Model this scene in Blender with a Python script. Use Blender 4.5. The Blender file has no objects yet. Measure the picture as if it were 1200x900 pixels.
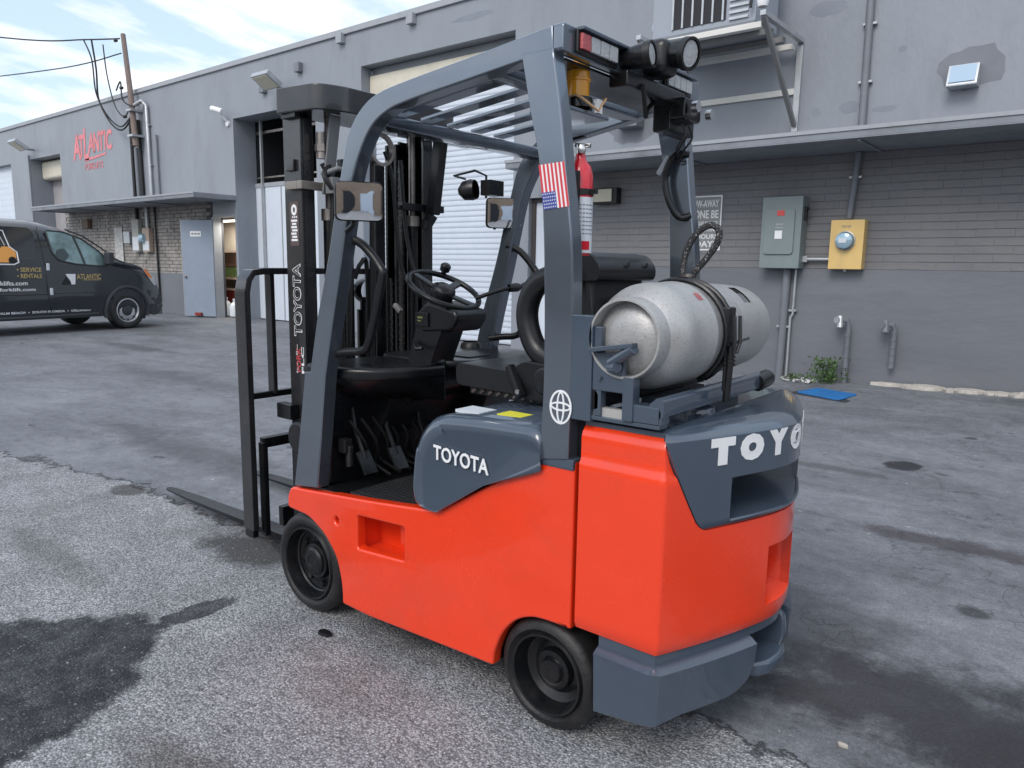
import bpy, bmesh, math, random
from math import sin, cos, pi, radians, atan2, sqrt
from mathutils import Vector, Matrix
random.seed(7)
S = bpy.context.scene
COL = S.collection

# ------------------------------------------------------------------ camera
cam_d = bpy.data.cameras.new('camera'); cam = bpy.data.objects.new('camera', cam_d); COL.objects.link(cam)
cam_d.sensor_fit = 'HORIZONTAL'; cam_d.sensor_width = 36.0; cam_d.lens = 36.0*870/1200
cam_d.clip_start = 0.05; cam_d.clip_end = 1000
_f = 870.0; _hor = 312.0; _roll = radians(0.92)
def _ray(u, v): return Vector((u-600, -(v-450), -_f))
_U = _ray(1600, _hor+1000*math.tan(_roll)).cross(_ray(600, _hor)).normalized()
if _U.y < 0: _U = -_U
_r = _ray(-492, _hor-1092*math.tan(_roll)); _X = -(_r-_U*_r.dot(_U)).normalized(); _Y = _U.cross(_X)
cam.matrix_world = Matrix.Translation((0, 0, 1.5)) @ Matrix((_X, _Y, _U)).to_4x4()
S.camera = cam

# ------------------------------------------------------------------ world and sun
SUN_EL, SUN_AZ = radians(42), radians(172)          # azimuth clockwise from +Y
W = bpy.data.worlds.new('World'); S.world = W; W.use_nodes = True
nt = W.node_tree; nt.nodes.clear()
def wn(t, **k):
    n = nt.nodes.new(t)
    for a, b in k.items(): setattr(n, a, b)
    return n
out = wn('ShaderNodeOutputWorld'); bg = wn('ShaderNodeBackground'); bg.inputs['Strength'].default_value = 0.15
sky = wn('ShaderNodeTexSky'); sky.sky_type = 'NISHITA'; sky.sun_disc = False
sky.sun_elevation = SUN_EL; sky.sun_rotation = SUN_AZ; sky.air_density = 1.0; sky.dust_density = 2.0
tc = wn('ShaderNodeTexCoord'); sep = wn('ShaderNodeSeparateXYZ'); nt.links.new(tc.outputs['Generated'], sep.inputs[0])
zc = wn('ShaderNodeMath', operation='MAXIMUM'); zc.inputs[1].default_value = 0.0; nt.links.new(sep.outputs['Z'], zc.inputs[0])
za = wn('ShaderNodeMath', operation='ADD'); za.inputs[1].default_value = 0.22; nt.links.new(zc.outputs[0], za.inputs[0])
dx = wn('ShaderNodeMath', operation='DIVIDE'); nt.links.new(sep.outputs['X'], dx.inputs[0]); nt.links.new(za.outputs[0], dx.inputs[1])
dy = wn('ShaderNodeMath', operation='DIVIDE'); nt.links.new(sep.outputs['Y'], dy.inputs[0]); nt.links.new(za.outputs[0], dy.inputs[1])
cx = wn('ShaderNodeCombineXYZ'); nt.links.new(dx.outputs[0], cx.inputs[0]); nt.links.new(dy.outputs[0], cx.inputs[1])
mp = wn('ShaderNodeMapping'); mp.inputs['Rotation'].default_value = (0, 0, radians(-28)); mp.inputs['Scale'].default_value = (1.5, 0.8, 1)
mp.inputs['Location'].default_value = (1.3, 0.35, 0)
nt.links.new(cx.outputs[0], mp.inputs[0])
n1 = wn('ShaderNodeTexNoise'); n1.inputs['Scale'].default_value = 0.9; n1.inputs['Detail'].default_value = 9; n1.inputs['Roughness'].default_value = 0.62
n1.inputs['Distortion'].default_value = 0.35; nt.links.new(mp.outputs[0], n1.inputs['Vector'])
n2 = wn('ShaderNodeTexNoise'); n2.inputs['Scale'].default_value = 4.5; n2.inputs['Detail'].default_value = 6; nt.links.new(mp.outputs[0], n2.inputs['Vector'])
nm = wn('ShaderNodeMath', operation='MULTIPLY_ADD'); nm.inputs[1].default_value = 0.45; nt.links.new(n2.outputs['Fac'], nm.inputs[0]); nt.links.new(n1.outputs['Fac'], nm.inputs[2])
cr = wn('ShaderNodeValToRGB'); cr.color_ramp.elements[0].position = 0.68; cr.color_ramp.elements[1].position = 0.95
cr.color_ramp.elements[0].color = (0.0, 0.0, 0.0, 1); cr.color_ramp.elements[1].color = (0.9, 0.9, 0.9, 1)
nt.links.new(nm.outputs[0], cr.inputs[0])
haze = wn('ShaderNodeMix', data_type='RGBA'); haze.inputs['Factor'].default_value = 0.5
haze.inputs['B'].default_value = (5.6, 6.9, 8.2, 1); nt.links.new(sky.outputs[0], haze.inputs['A'])
cm = wn('ShaderNodeMix', data_type='RGBA'); nt.links.new(cr.outputs[0], cm.inputs['Factor']); nt.links.new(haze.outputs['Result'], cm.inputs['A'])
cm.inputs['B'].default_value = (9.6, 8.9, 8.5, 1)
nt.links.new(cm.outputs['Result'], bg.inputs['Color']); nt.links.new(bg.outputs[0], out.inputs[0])
sd = bpy.data.lights.new('sun', 'SUN'); sd.energy = 1.3; sd.angle = radians(25); sd.color = (1, 0.95, 0.9)
so = bpy.data.objects.new('sun', sd); COL.objects.link(so)
_d = Vector((sin(SUN_AZ)*cos(SUN_EL), cos(SUN_AZ)*cos(SUN_EL), sin(SUN_EL)))
so.rotation_euler = _d.to_track_quat('Z', 'Y').to_euler(); so.location = (0, -5, 20)
S.view_settings.view_transform = 'Standard'; S.view_settings.look = 'None'; S.view_settings.exposure = 0.25; S.view_settings.gamma = 1

# ------------------------------------------------------------------ materials
MATS = {}
def mat(name, col, rough=0.5, metal=0.0, var=0.0, vscale=3.0, bump=0.0, bscale=60.0, coat=0.0, dirt=None, dirt_amt=0.0, dscale=2.0,
        stretch=(1, 1, 1), rvar=0.0, trans=0.0, emit=None, spec=None, speck=None):
    if name in MATS: return MATS[name]
    m = bpy.data.materials.new(name); m.use_nodes = True; t = m.node_tree; b = t.nodes['Principled BSDF']
    b.inputs['Base Color'].default_value = (*col, 1); b.inputs['Roughness'].default_value = rough; b.inputs['Metallic'].default_value = metal
    if coat: b.inputs['Coat Weight'].default_value = coat; b.inputs['Coat Roughness'].default_value = 0.04
    if trans: b.inputs['Transmission Weight'].default_value = trans
    if spec is not None: b.inputs['Specular IOR Level'].default_value = spec
    if emit: b.inputs['Emission Color'].default_value = (*emit[:3], 1); b.inputs['Emission Strength'].default_value = emit[3]
    g = t.nodes.new('ShaderNodeNewGeometry'); mpn = t.nodes.new('ShaderNodeMapping'); mpn.inputs['Scale'].default_value = stretch
    t.links.new(g.outputs['Position'], mpn.inputs[0]); vec = mpn.outputs[0]
    cur = None
    def noise(sc, det=6, ro=0.6):
        n = t.nodes.new('ShaderNodeTexNoise'); n.inputs['Scale'].default_value = sc; n.inputs['Detail'].default_value = det
        n.inputs['Roughness'].default_value = ro; t.links.new(vec, n.inputs['Vector']); return n
    if var:
        n = noise(vscale); r = t.nodes.new('ShaderNodeMapRange'); r.inputs[1].default_value = 0.3; r.inputs[2].default_value = 0.7
        r.inputs[3].default_value = 1-var; r.inputs[4].default_value = 1+var; t.links.new(n.outputs['Fac'], r.inputs[0])
        mx = t.nodes.new('ShaderNodeVectorMath'); mx.operation = 'SCALE'; mx.inputs[0].default_value = col; t.links.new(r.outputs[0], mx.inputs['Scale'])
        cur = mx.outputs[0]
    if dirt:
        n = noise(dscale, 9, 0.68); r = t.nodes.new('ShaderNodeMapRange'); r.inputs[1].default_value = 0.5; r.inputs[2].default_value = 0.72
        r.inputs[3].default_value = 0; r.inputs[4].default_value = dirt_amt; t.links.new(n.outputs['Fac'], r.inputs[0])
        mx = t.nodes.new('ShaderNodeMix'); mx.data_type = 'RGBA'; t.links.new(r.outputs[0], mx.inputs['Factor'])
        if cur: t.links.new(cur, mx.inputs['A'])
        else: mx.inputs['A'].default_value = (*col, 1)
        mx.inputs['B'].default_value = (*dirt, 1); cur = mx.outputs['Result']
    if speck:
        n = noise(speck[0], 3, 0.7); r = t.nodes.new('ShaderNodeMapRange'); r.inputs[1].default_value = speck[1]; r.inputs[2].default_value = speck[1]+0.06
        r.inputs[3].default_value = 0; r.inputs[4].default_value = speck[2]; t.links.new(n.outputs['Fac'], r.inputs[0])
        mx = t.nodes.new('ShaderNodeMix'); mx.data_type = 'RGBA'; t.links.new(r.outputs[0], mx.inputs['Factor'])
        if cur: t.links.new(cur, mx.inputs['A'])
        else: mx.inputs['A'].default_value = (*col, 1)
        mx.inputs['B'].default_value = (*speck[3], 1); cur = mx.outputs['Result']
    if cur: t.links.new(cur, b.inputs['Base Color'])
    if rvar:
        n = noise(4.0); r = t.nodes.new('ShaderNodeMapRange'); r.inputs[1].default_value = 0.3; r.inputs[2].default_value = 0.7
        r.inputs[3].default_value = max(0.02, rough-rvar); r.inputs[4].default_value = rough+rvar; t.links.new(n.outputs['Fac'], r.inputs[0]); t.links.new(r.outputs[0], b.inputs['Roughness'])
    if bump:
        n = noise(bscale, 5); bu = t.nodes.new('ShaderNodeBump'); bu.inputs['Strength'].default_value = bump; bu.inputs['Distance'].default_value = 0.01
        t.links.new(n.outputs['Fac'], bu.inputs['Height']); t.links.new(bu.outputs[0], b.inputs['Normal'])
    MATS[name] = m; return m
RED = mat('forklift_red_paint', (0.86, 0.050, 0.010), 0.26, coat=0.7, bump=0.010, bscale=5, rvar=0.06, var=0.03, dirt=(0.50, 0.055, 0.02), dirt_amt=0.35, dscale=2.2)
GREY = mat('forklift_grey_paint', (0.056, 0.077, 0.108), 0.22, coat=0.8, bump=0.012, bscale=6, rvar=0.04, var=0.05)
GUARD = mat('guard_grey_paint', (0.165, 0.195, 0.235), 0.22, coat=0.8, bump=0.02, bscale=8, rvar=0.05, var=0.06, metal=0.72)
BLACK = mat('black_paint', (0.006, 0.0065, 0.008), 0.28, var=0.3, rvar=0.12, bump=0.08, bscale=40, dirt=(0.035, 0.032, 0.03), dirt_amt=0.3, dscale=8)
MAST = mat('mast_dark_paint', (0.018, 0.018, 0.020), 0.25, coat=0.5, var=0.2, rvar=0.1, bump=0.05, bscale=20, dirt=(0.06, 0.052, 0.045), dirt_amt=0.3, dscale=6)
PLASTIC = mat('black_plastic', (0.007, 0.0075, 0.009), 0.30, bump=0.08, bscale=300, rvar=0.08)
VINYL = mat('seat_vinyl', (0.009, 0.0095, 0.011), 0.33, bump=0.06, bscale=120, rvar=0.08)
RUBBER = mat('tyre_rubber', (0.014, 0.014, 0.015), 0.5, var=0.3, bump=0.25, bscale=60, dirt=(0.07, 0.062, 0.055), dirt_amt=0.4, dscale=7)
CHROME = mat('bare_steel', (0.55, 0.55, 0.55), 0.25, metal=1)
STEEL = mat('worn_steel', (0.30, 0.27, 0.25), 0.4, metal=0.8, var=0.3, vscale=12)
MIRROR = mat('mirror_glass', (0.85, 0.86, 0.88), 0.03, metal=1)
WHITE = mat('white_lettering', (0.80, 0.81, 0.82), 0.45)
ALU = mat('worn_aluminium', (0.44, 0.44, 0.435), 0.42, metal=0.45, var=0.08, vscale=4, bump=0.10, bscale=120, dirt=(0.33, 0.325, 0.32), dirt_amt=0.8, dscale=5, rvar=0.1,
          speck=(170, 0.565, 0.5, (0.20, 0.195, 0.19)))
AMBER = mat('amber_lens', (0.95, 0.42, 0.03), 0.12, trans=0.25)
LENS = mat('clear_lens', (0.50, 0.52, 0.53), 0.12, bump=0.6, bscale=120, spec=0.8)
REDLENS = mat('red_lens', (0.50, 0.10, 0.11), 0.15, bump=0.4, bscale=120)
EXTRED = mat('extinguisher_red', (0.62, 0.015, 0.03), 0.2, coat=0.5)
YEL = mat('yellow_sticker', (0.75, 0.70, 0.05), 0.5)
WALL = mat('grey_wall_paint', (0.250, 0.274, 0.310), 0.45, var=0.07, vscale=0.55, bump=0.5, bscale=14, dirt=(0.165, 0.18, 0.21), dirt_amt=0.45, dscale=0.9, stretch=(1.6, 1, 0.55))
WALLR = mat('grey_brick_paint', (0.175, 0.177, 0.186), 0.6, var=0.10, vscale=1.1, bump=0.5, bscale=25, dirt=(0.22, 0.205, 0.19), dirt_amt=0.35, dscale=1.1)  # brownish dirt colour also stands in for warm reflected light on the bricks
WALLB = mat('grey_base_paint', (0.155, 0.165, 0.187), 0.55, var=0.09, vscale=0.8, bump=0.6, bscale=6, dirt=(0.115, 0.125, 0.15), dirt_amt=0.5, dscale=1.2, stretch=(0.6, 1, 1.6))
MORTAR = mat('mortar_grey', (0.085, 0.088, 0.10), 0.8, var=0.1)
OLDBRICK = mat('old_pale_brick', (0.30, 0.28, 0.26), 0.8, var=0.3, vscale=4, dirt=(0.12, 0.115, 0.12), dirt_amt=0.8, dscale=1.6, bump=0.5)
COPING = mat('coping_paint', (0.34, 0.36, 0.39), 0.6, var=0.12, dirt=(0.16, 0.16, 0.17), dirt_amt=0.5, dscale=3)
AWN = mat('awning_grey', (0.22, 0.24, 0.27), 0.6, var=0.12, vscale=2, dirt=(0.11, 0.115, 0.125), dirt_amt=0.6, dscale=2.5, bump=0.3)
DOORW = mat('roller_door_white', (0.62, 0.68, 0.76), 0.5, var=0.05, dirt=(0.42, 0.42, 0.42), dirt_amt=0.2, dscale=1.5)
CREAM = mat('cream_slat', (0.62, 0.58, 0.48), 0.5, var=0.08)
DOORG = mat('grey_blue_door', (0.26, 0.31, 0.385), 0.42, var=0.05, dirt=(0.2, 0.23, 0.28), dirt_amt=0.3)
DARK = mat('dark_interior', (0.03, 0.03, 0.035), 0.9)
INTW = mat('interior_wall', (0.42, 0.38, 0.33), 0.8, var=0.1)
INTP = mat('pale_interior_panel', (0.34, 0.33, 0.34), 0.8, var=0.08)
GALV = mat('galvanised', (0.46, 0.48, 0.50), 0.42, metal=0.5, var=0.12, vscale=6)
CONDG = mat('painted_conduit', (0.17, 0.185, 0.21), 0.5, var=0.1)
BOXG = mat('electric_box_grey', (0.20, 0.245, 0.25), 0.42, var=0.05, dirt=(0.14, 0.16, 0.16), dirt_amt=0.3)
BOXY = mat('meter_box_yellow', (0.72, 0.50, 0.19), 0.45, var=0.05, dirt=(0.45, 0.35, 0.2), dirt_amt=0.3, dscale=5)
WOODP = mat('weathered_pole', (0.22, 0.17, 0.15), 0.85, var=0.3, vscale=9, stretch=(6, 6, 0.6), bump=0.6)
VAN = mat('van_dark_paint', (0.013, 0.016, 0.022), 0.22, coat=0.7, var=0.1)
VANP = mat('van_black_plastic', (0.035, 0.038, 0.043), 0.6)
GLASS = mat('van_glass', (0.20, 0.29, 0.29), 0.05, metal=0.4, spec=0.9, var=0.55, vscale=2.6)  # pale, uneven tone paints reflections into the glass colour
GOLD = mat('gold_lettering', (0.50, 0.38, 0.16), 0.5)
ORANGE = mat('orange_print', (0.80, 0.36, 0.08), 0.5)
BLUE = mat('blue_cover_paint', (0.01, 0.16, 0.45), 0.6, var=0.2, vscale=8, dirt=(0.08, 0.1, 0.12), dirt_amt=0.6, dscale=9)
SIGNR = mat('sign_red', (0.70, 0.22, 0.24), 0.6, var=0.2, vscale=3)
TAN = mat('tan_stucco', (0.46, 0.35, 0.25), 0.8, var=0.1)
LEAF = mat('weed_leaf', (0.06, 0.12, 0.03), 0.6, var=0.4, vscale=20)
TRASH = mat('pale_litter', (0.55, 0.55, 0.53), 0.7, var=0.3, vscale=20)
CONC = mat('broken_concrete', (0.50, 0.47, 0.42), 0.85, var=0.2, vscale=10, bump=0.8, bscale=30)
CABLE = mat('black_cable', (0.010, 0.010, 0.011), 0.45)
BRAID = mat('speckled_rope', (0.022, 0.022, 0.024), 0.6, speck=(170, 0.60, 0.9, (0.6, 0.6, 0.6)), bump=0.5, bscale=200)
FLAGR = mat('flag_red', (0.62, 0.05, 0.07), 0.45); FLAGB = mat('flag_blue', (0.06, 0.08, 0.30), 0.45)
LAMPC = mat('cream_lamp_lens', (0.62, 0.58, 0.46), 0.4, bump=0.3)
MAT_RIB = mat('floor_mat_rubber', (0.020, 0.021, 0.023), 0.45, bump=0.3, bscale=80, rvar=0.1)
SILVER = mat('silver_rim_paint', (0.52, 0.53, 0.55), 0.35, metal=0.5)
ORL = mat('orange_reflector', (0.75, 0.22, 0.05), 0.25)
LABELW = mat('label_white', (0.62, 0.66, 0.70), 0.5, var=0.05)
LABELG = mat('label_grey_print', (0.16, 0.18, 0.22), 0.5)
REDBOX = mat('dark_red_plastic', (0.25, 0.03, 0.02), 0.5)

# ------------------------------------------------------------------ helpers
class MB:
    def __init__(s): s.v = []; s.f = []; s.mi = []; s.cur = 0
    def add(s, vs, fs):
        o = len(s.v); s.v += [tuple(p) for p in vs]; s.f += [tuple(i+o for i in q) for q in fs]; s.mi += [s.cur]*len(fs); return s
    def box(s, a, b, M=None):
        x0, y0, z0 = a; x1, y1, z1 = b
        vs = [Vector(p) for p in ((x0,y0,z0),(x1,y0,z0),(x1,y1,z0),(x0,y1,z0),(x0,y0,z1),(x1,y0,z1),(x1,y1,z1),(x0,y1,z1))]
        if M: vs = [M @ p for p in vs]
        return s.add(vs, [(0,3,2,1),(4,5,6,7),(0,1,5,4),(1,2,6,5),(2,3,7,6),(3,0,4,7)])
    def obox(s, p0, p1, w, h, up=(0,0,1)):            # bar from p0 to p1, w across, h along up
        p0 = Vector(p0); p1 = Vector(p1); d = (p1-p0).normalized(); up = Vector(up); r = d.cross(up).normalized(); u = r.cross(d)
        vs = []
        for p in (p0, p1):
            for a, b in ((-1,-1),(1,-1),(1,1),(-1,1)): vs.append(p+r*(a*w/2)+u*(b*h/2))
        return s.add(vs, [(3,2,1,0),(4,5,6,7),(0,1,5,4),(1,2,6,5),(2,3,7,6),(3,0,4,7)])
    def tube(s, pts, r, n=10, closed=False, caps=True):
        pts = [Vector(p) for p in pts]; N = len(pts); rs = r if isinstance(r, (list, tuple)) else [r]*N
        up = None; vs = []
        for i, p in enumerate(pts):
            if closed: d = pts[(i+1) % N]-pts[i-1]
            else: d = pts[min(i+1, N-1)]-pts[max(i-1, 0)]
            d.normalize()
            if up is None:
                up = Vector((0,0,1)) if abs(d.z) < 0.9 else Vector((1,0,0))
            a = d.cross(up)
            if a.length < 1e-5: a = d.cross(Vector((0.3,1,0.2)))
            a.normalize(); up = a.cross(d).normalized()
            for k in range(n):
                t = 2*pi*k/n; vs.append(p+(a*cos(t)+up*sin(t))*rs[i])
        fs = []
        for i in range(N if closed else N-1):
            j = (i+1) % N
            for k in range(n):
                l = (k+1) % n; fs.append((i*n+k, i*n+l, j*n+l, j*n+k))
        if not closed and caps: fs += [tuple(range(n-1, -1, -1)), tuple(range((N-1)*n, N*n))]
        return s.add(vs, fs)
    def lathe(s, prof, c, ax, n=32, start=0, full=2*pi):   # prof: (dist along axis, radius)
        c = Vector(c); ax = Vector(ax).normalized(); a = ax.orthogonal().normalized(); b = ax.cross(a); vs = []; fs = []
        for d, r in prof:
            for k in range(n):
                t = start+full*k/n; vs.append(c+ax*d+(a*cos(t)+b*sin(t))*max(r, 0.0003))
        for i in range(len(prof)-1):
            for k in range(n):
                l = (k+1) % n; fs.append((i*n+k, i*n+l, (i+1)*n+l, (i+1)*n+k))
        return s.add(vs, fs)
    def prism(s, poly, o, ex, ey, ez, t):              # poly in (ex,ey) plane, thickness t along ez
        o = Vector(o); ex = Vector(ex); ey = Vector(ey); ez = Vector(ez); n = len(poly)
        vs = [o+ex*a+ey*b for a, b in poly]+[o+ex*a+ey*b+ez*t for a, b in poly]
        return s.add(vs, [tuple(range(n-1, -1, -1)), tuple(range(n, 2*n))]+[(i, (i+1) % n, n+(i+1) % n, n+i) for i in range(n)])
def catmull(pts, k=6, closed=False):
    P = [Vector(p) for p in pts]; N = len(P); out = []
    for i in range(N if closed else N-1):
        a = P[(i-1) % N] if closed or i > 0 else P[0]; b = P[i]; c = P[(i+1) % N]; d = P[(i+2) % N] if closed or i < N-2 else P[-1]
        for j in range(k):
            t = j/k; out.append(0.5*((2*b)+(c-a)*t+(2*a-5*b+4*c-d)*t*t+(3*b-a-3*c+d)*t**3))
    if not closed: out.append(P[-1])
    return out
ORG = {}
def finish(name, mb, mats, parent, bevel, smooth, org, seg=2):
    me = bpy.data.meshes.new(name)
    me.from_pydata([(x-org[0], y-org[1], z-org[2]) for x, y, z in mb.v], [], mb.f)
    if not isinstance(mats, (list, tuple)): mats = [mats]
    for m in mats: me.materials.append(m)
    for p, i in zip(me.polygons, mb.mi): p.material_index = i
    bm = bmesh.new(); bm.from_mesh(me); bmesh.ops.recalc_face_normals(bm, faces=bm.faces)
    if bevel:
        es = [e for e in bm.edges if len(e.link_faces) == 2 and e.calc_face_angle(0) > 0.6]
        bmesh.ops.bevel(bm, geom=es, offset=bevel, segments=seg, profile=0.5, affect='EDGES', clamp_overlap=True)
    bm.to_mesh(me); bm.free()
    if smooth:
        me.shade_smooth(); me.set_sharp_from_angle(angle=radians(smooth))
    return me
def part(name, mb, mats, parent=None, bevel=0.0, smooth=35, seg=2, label=None, loc=None, stuff=False):
    if loc is None: loc = ORG.get(parent.name, (0, 0, 0)) if parent else None
    if parent is None:
        xs = [v[0] for v in mb.v]; ys = [v[1] for v in mb.v]; zs = [v[2] for v in mb.v]
        loc = ((min(xs)+max(xs))/2, (min(ys)+max(ys))/2, min(zs))
    me = finish(name, mb, mats, parent, bevel, smooth, loc, seg)
    o = bpy.data.objects.new(name, me); COL.objects.link(o)
    if smooth and bevel: wn_ = o.modifiers.new('normals', 'WEIGHTED_NORMAL'); wn_.keep_sharp = True
    if parent: o.parent = parent; ORG[o.name] = loc
    else: o.location = loc; ORG[o.name] = loc
    if label: o['label'] = label
    if stuff: o['kind'] = 'stuff'
    return o
def thing(name, loc, label, cat, group=None, org=None, rz=0):
    o = bpy.data.objects.new(name, None); COL.objects.link(o); o.location = loc; o.rotation_euler = (0, 0, rz)
    o.empty_display_size = 0.1; ORG[o.name] = tuple(loc) if org is None else org
    o['label'] = label; o['category'] = cat
    if group: o['group'] = group
    return o
def tag(o, label, cat, group=None):
    o['label'] = label; o['category'] = cat
    if group: o['group'] = group
    return o
def struct(o): o['kind'] = 'structure'; return o
def copypart(src, parent, off, name=None, rot=None):
    c = src.copy(); c.parent = parent; c.location = Vector(src.location)+Vector(off)
    if name: c.name = name
    COL.objects.link(c)
    ORG[c.name] = ORG.get(src.name, (0, 0, 0))
    for ch in src.children:
        d = ch.copy(); d.parent = c; COL.objects.link(d)
    return c
def text_into(mb, txt, o, right, up, h, w=None, bold=0.0, ext=0.002, shear=0.0, space=1.0, align='L'):
    cu = bpy.data.curves.new('t', 'FONT'); cu.body = txt; cu.size = 1; cu.offset = bold; cu.shear = shear; cu.space_character = space
    cu.resolution_u = 3
    ob = bpy.data.objects.new('t', cu); COL.objects.link(ob)
    dg = bpy.context.evaluated_depsgraph_get(); me = bpy.data.meshes.new_from_object(ob.evaluated_get(dg))
    vs = [v.co.copy() for v in me.vertices]; fs = [tuple(p.vertices) for p in me.polygons]
    bpy.data.objects.remove(ob); bpy.data.curves.remove(cu); bpy.data.meshes.remove(me)
    if not vs: return
    x0 = min(v.x for v in vs); x1 = max(v.x for v in vs); y0 = min(v.y for v in vs); y1 = max(v.y for v in vs)
    sy = h/(y1-y0); sx = (w/(x1-x0)) if w else sy
    right = Vector(right).normalized(); up = Vector(up).normalized(); n = right.cross(up); o = Vector(o)
    if align == 'C': o = o-right*((x1-x0)*sx/2)
    if align == 'R': o = o-right*((x1-x0)*sx)
    V = [o+right*((v.x-x0)*sx)+up*((v.y-y0)*sy) for v in vs]
    nb = len(V)
    # front faces plus side walls on boundary edges
    cnt = {}
    for f in fs:
        for i in range(len(f)):
            e = (f[i], f[(i+1) % len(f)]); cnt[e] = cnt.get(e, 0)+1
    F = [tuple(i+nb for i in f) for f in fs]
    for (a, b) in cnt:
        if (b, a) not in cnt: F.append((a, b, b+nb, a+nb))
    mb.add(V+[p+n*ext for p in V], F)
def ring2d(mb, o, right, up, rx, ry, wd, ext=0.002, n=40, cx=0, cy=0):
    right = Vector(right).normalized(); up = Vector(up).normalized(); nn = right.cross(up); o = Vector(o); vs = []
    for k in range(n):
        t = 2*pi*k/n
        for q, z in ((1, 0), (1, 1), (0, 1), (0, 0)):
            a = rx-wd*(1-q); b = ry-wd*(1-q)*1.0
            vs.append(o+right*(cx+a*cos(t))+up*(cy+b*sin(t))+nn*(ext*z))
    fs = []
    for k in range(n):
        l = (k+1) % n
        for q in range(4): fs.append((k*4+q, l*4+q, l*4+(q+1) % 4, k*4+(q+1) % 4))
    mb.add(vs, fs)
def plate(name, outer, holes, o, ex, ey, thick, bev, mats, parent, smooth=35, label=None):
    """2D outline with holes -> rounded plate (a filled curve with thickness and edge bevel)."""
    cu = bpy.data.curves.new('c', 'CURVE'); cu.dimensions = '2D'; cu.fill_mode = 'BOTH'
    cu.extrude = max(thick/2-bev, 0.0); cu.bevel_depth = bev; cu.bevel_resolution = 2; cu.offset = -bev
    for pl in [outer]+list(holes):
        sp = cu.splines.new('POLY'); sp.points.add(len(pl)-1); sp.use_cyclic_u = True
        for p, q in zip(sp.points, pl): p.co = (q[0], q[1], 0, 1)
    ob = bpy.data.objects.new('c', cu); COL.objects.link(ob)
    dg = bpy.context.evaluated_depsgraph_get(); me = bpy.data.meshes.new_from_object(ob.evaluated_get(dg))
    ex = Vector(ex); ey = Vector(ey); n = ex.cross(ey); o = Vector(o)
    mb = MB(); mb.add([o+ex*v.co.x+ey*v.co.y+n*v.co.z for v in me.vertices], [tuple(p.vertices) for p in me.polygons])
    bpy.data.objects.remove(ob); bpy.data.curves.remove(cu); bpy.data.meshes.remove(me)
    me2 = part(name, mb, mats, parent, smooth=smooth, label=label)
    bm = bmesh.new(); bm.from_mesh(me2.data); bmesh.ops.remove_doubles(bm, verts=bm.verts, dist=1e-5)
    bmesh.ops.recalc_face_normals(bm, faces=bm.faces); bm.to_mesh(me2.data); bm.free()
    me2.data.shade_smooth(); me2.data.set_sharp_from_angle(angle=radians(smooth))
    wn_ = me2.modifiers.new('normals', 'WEIGHTED_NORMAL'); wn_.keep_sharp = True; wn_.weight = 90
    return me2
def rrect(x0, y0, x1, y1, r, n=4):
    P = []
    for cx_, cy_, a in ((x1-r, y1-r, 0), (x0+r, y1-r, 90), (x0+r, y0+r, 180), (x1-r, y0+r, 270)):
        for k in range(n+1):
            t = radians(a+90*k/n); P.append((cx_+r*cos(t), cy_+r*sin(t)))
    return P
def roundpoly(P, rad, n=3):
    """round the corners of a 2D polygon; rad: one radius or a list."""
    N = len(P); out = []
    for i in range(N):
        a = Vector(P[i-1]).to_2d(); b = Vector(P[i]).to_2d(); c = Vector(P[(i+1) % N]).to_2d()
        r = rad[i] if isinstance(rad, (list, tuple)) else rad
        r = min(r, (a-b).length*0.45, (c-b).length*0.45)
        if r <= 0.0005: out.append(tuple(b)); continue
        p = b+(a-b).normalized()*r; q = b+(c-b).normalized()*r
        for k in range(n+1):
            t = k/n; out.append(tuple(p*(1-t)**2+b*2*t*(1-t)+q*t*t))
    return out

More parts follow.
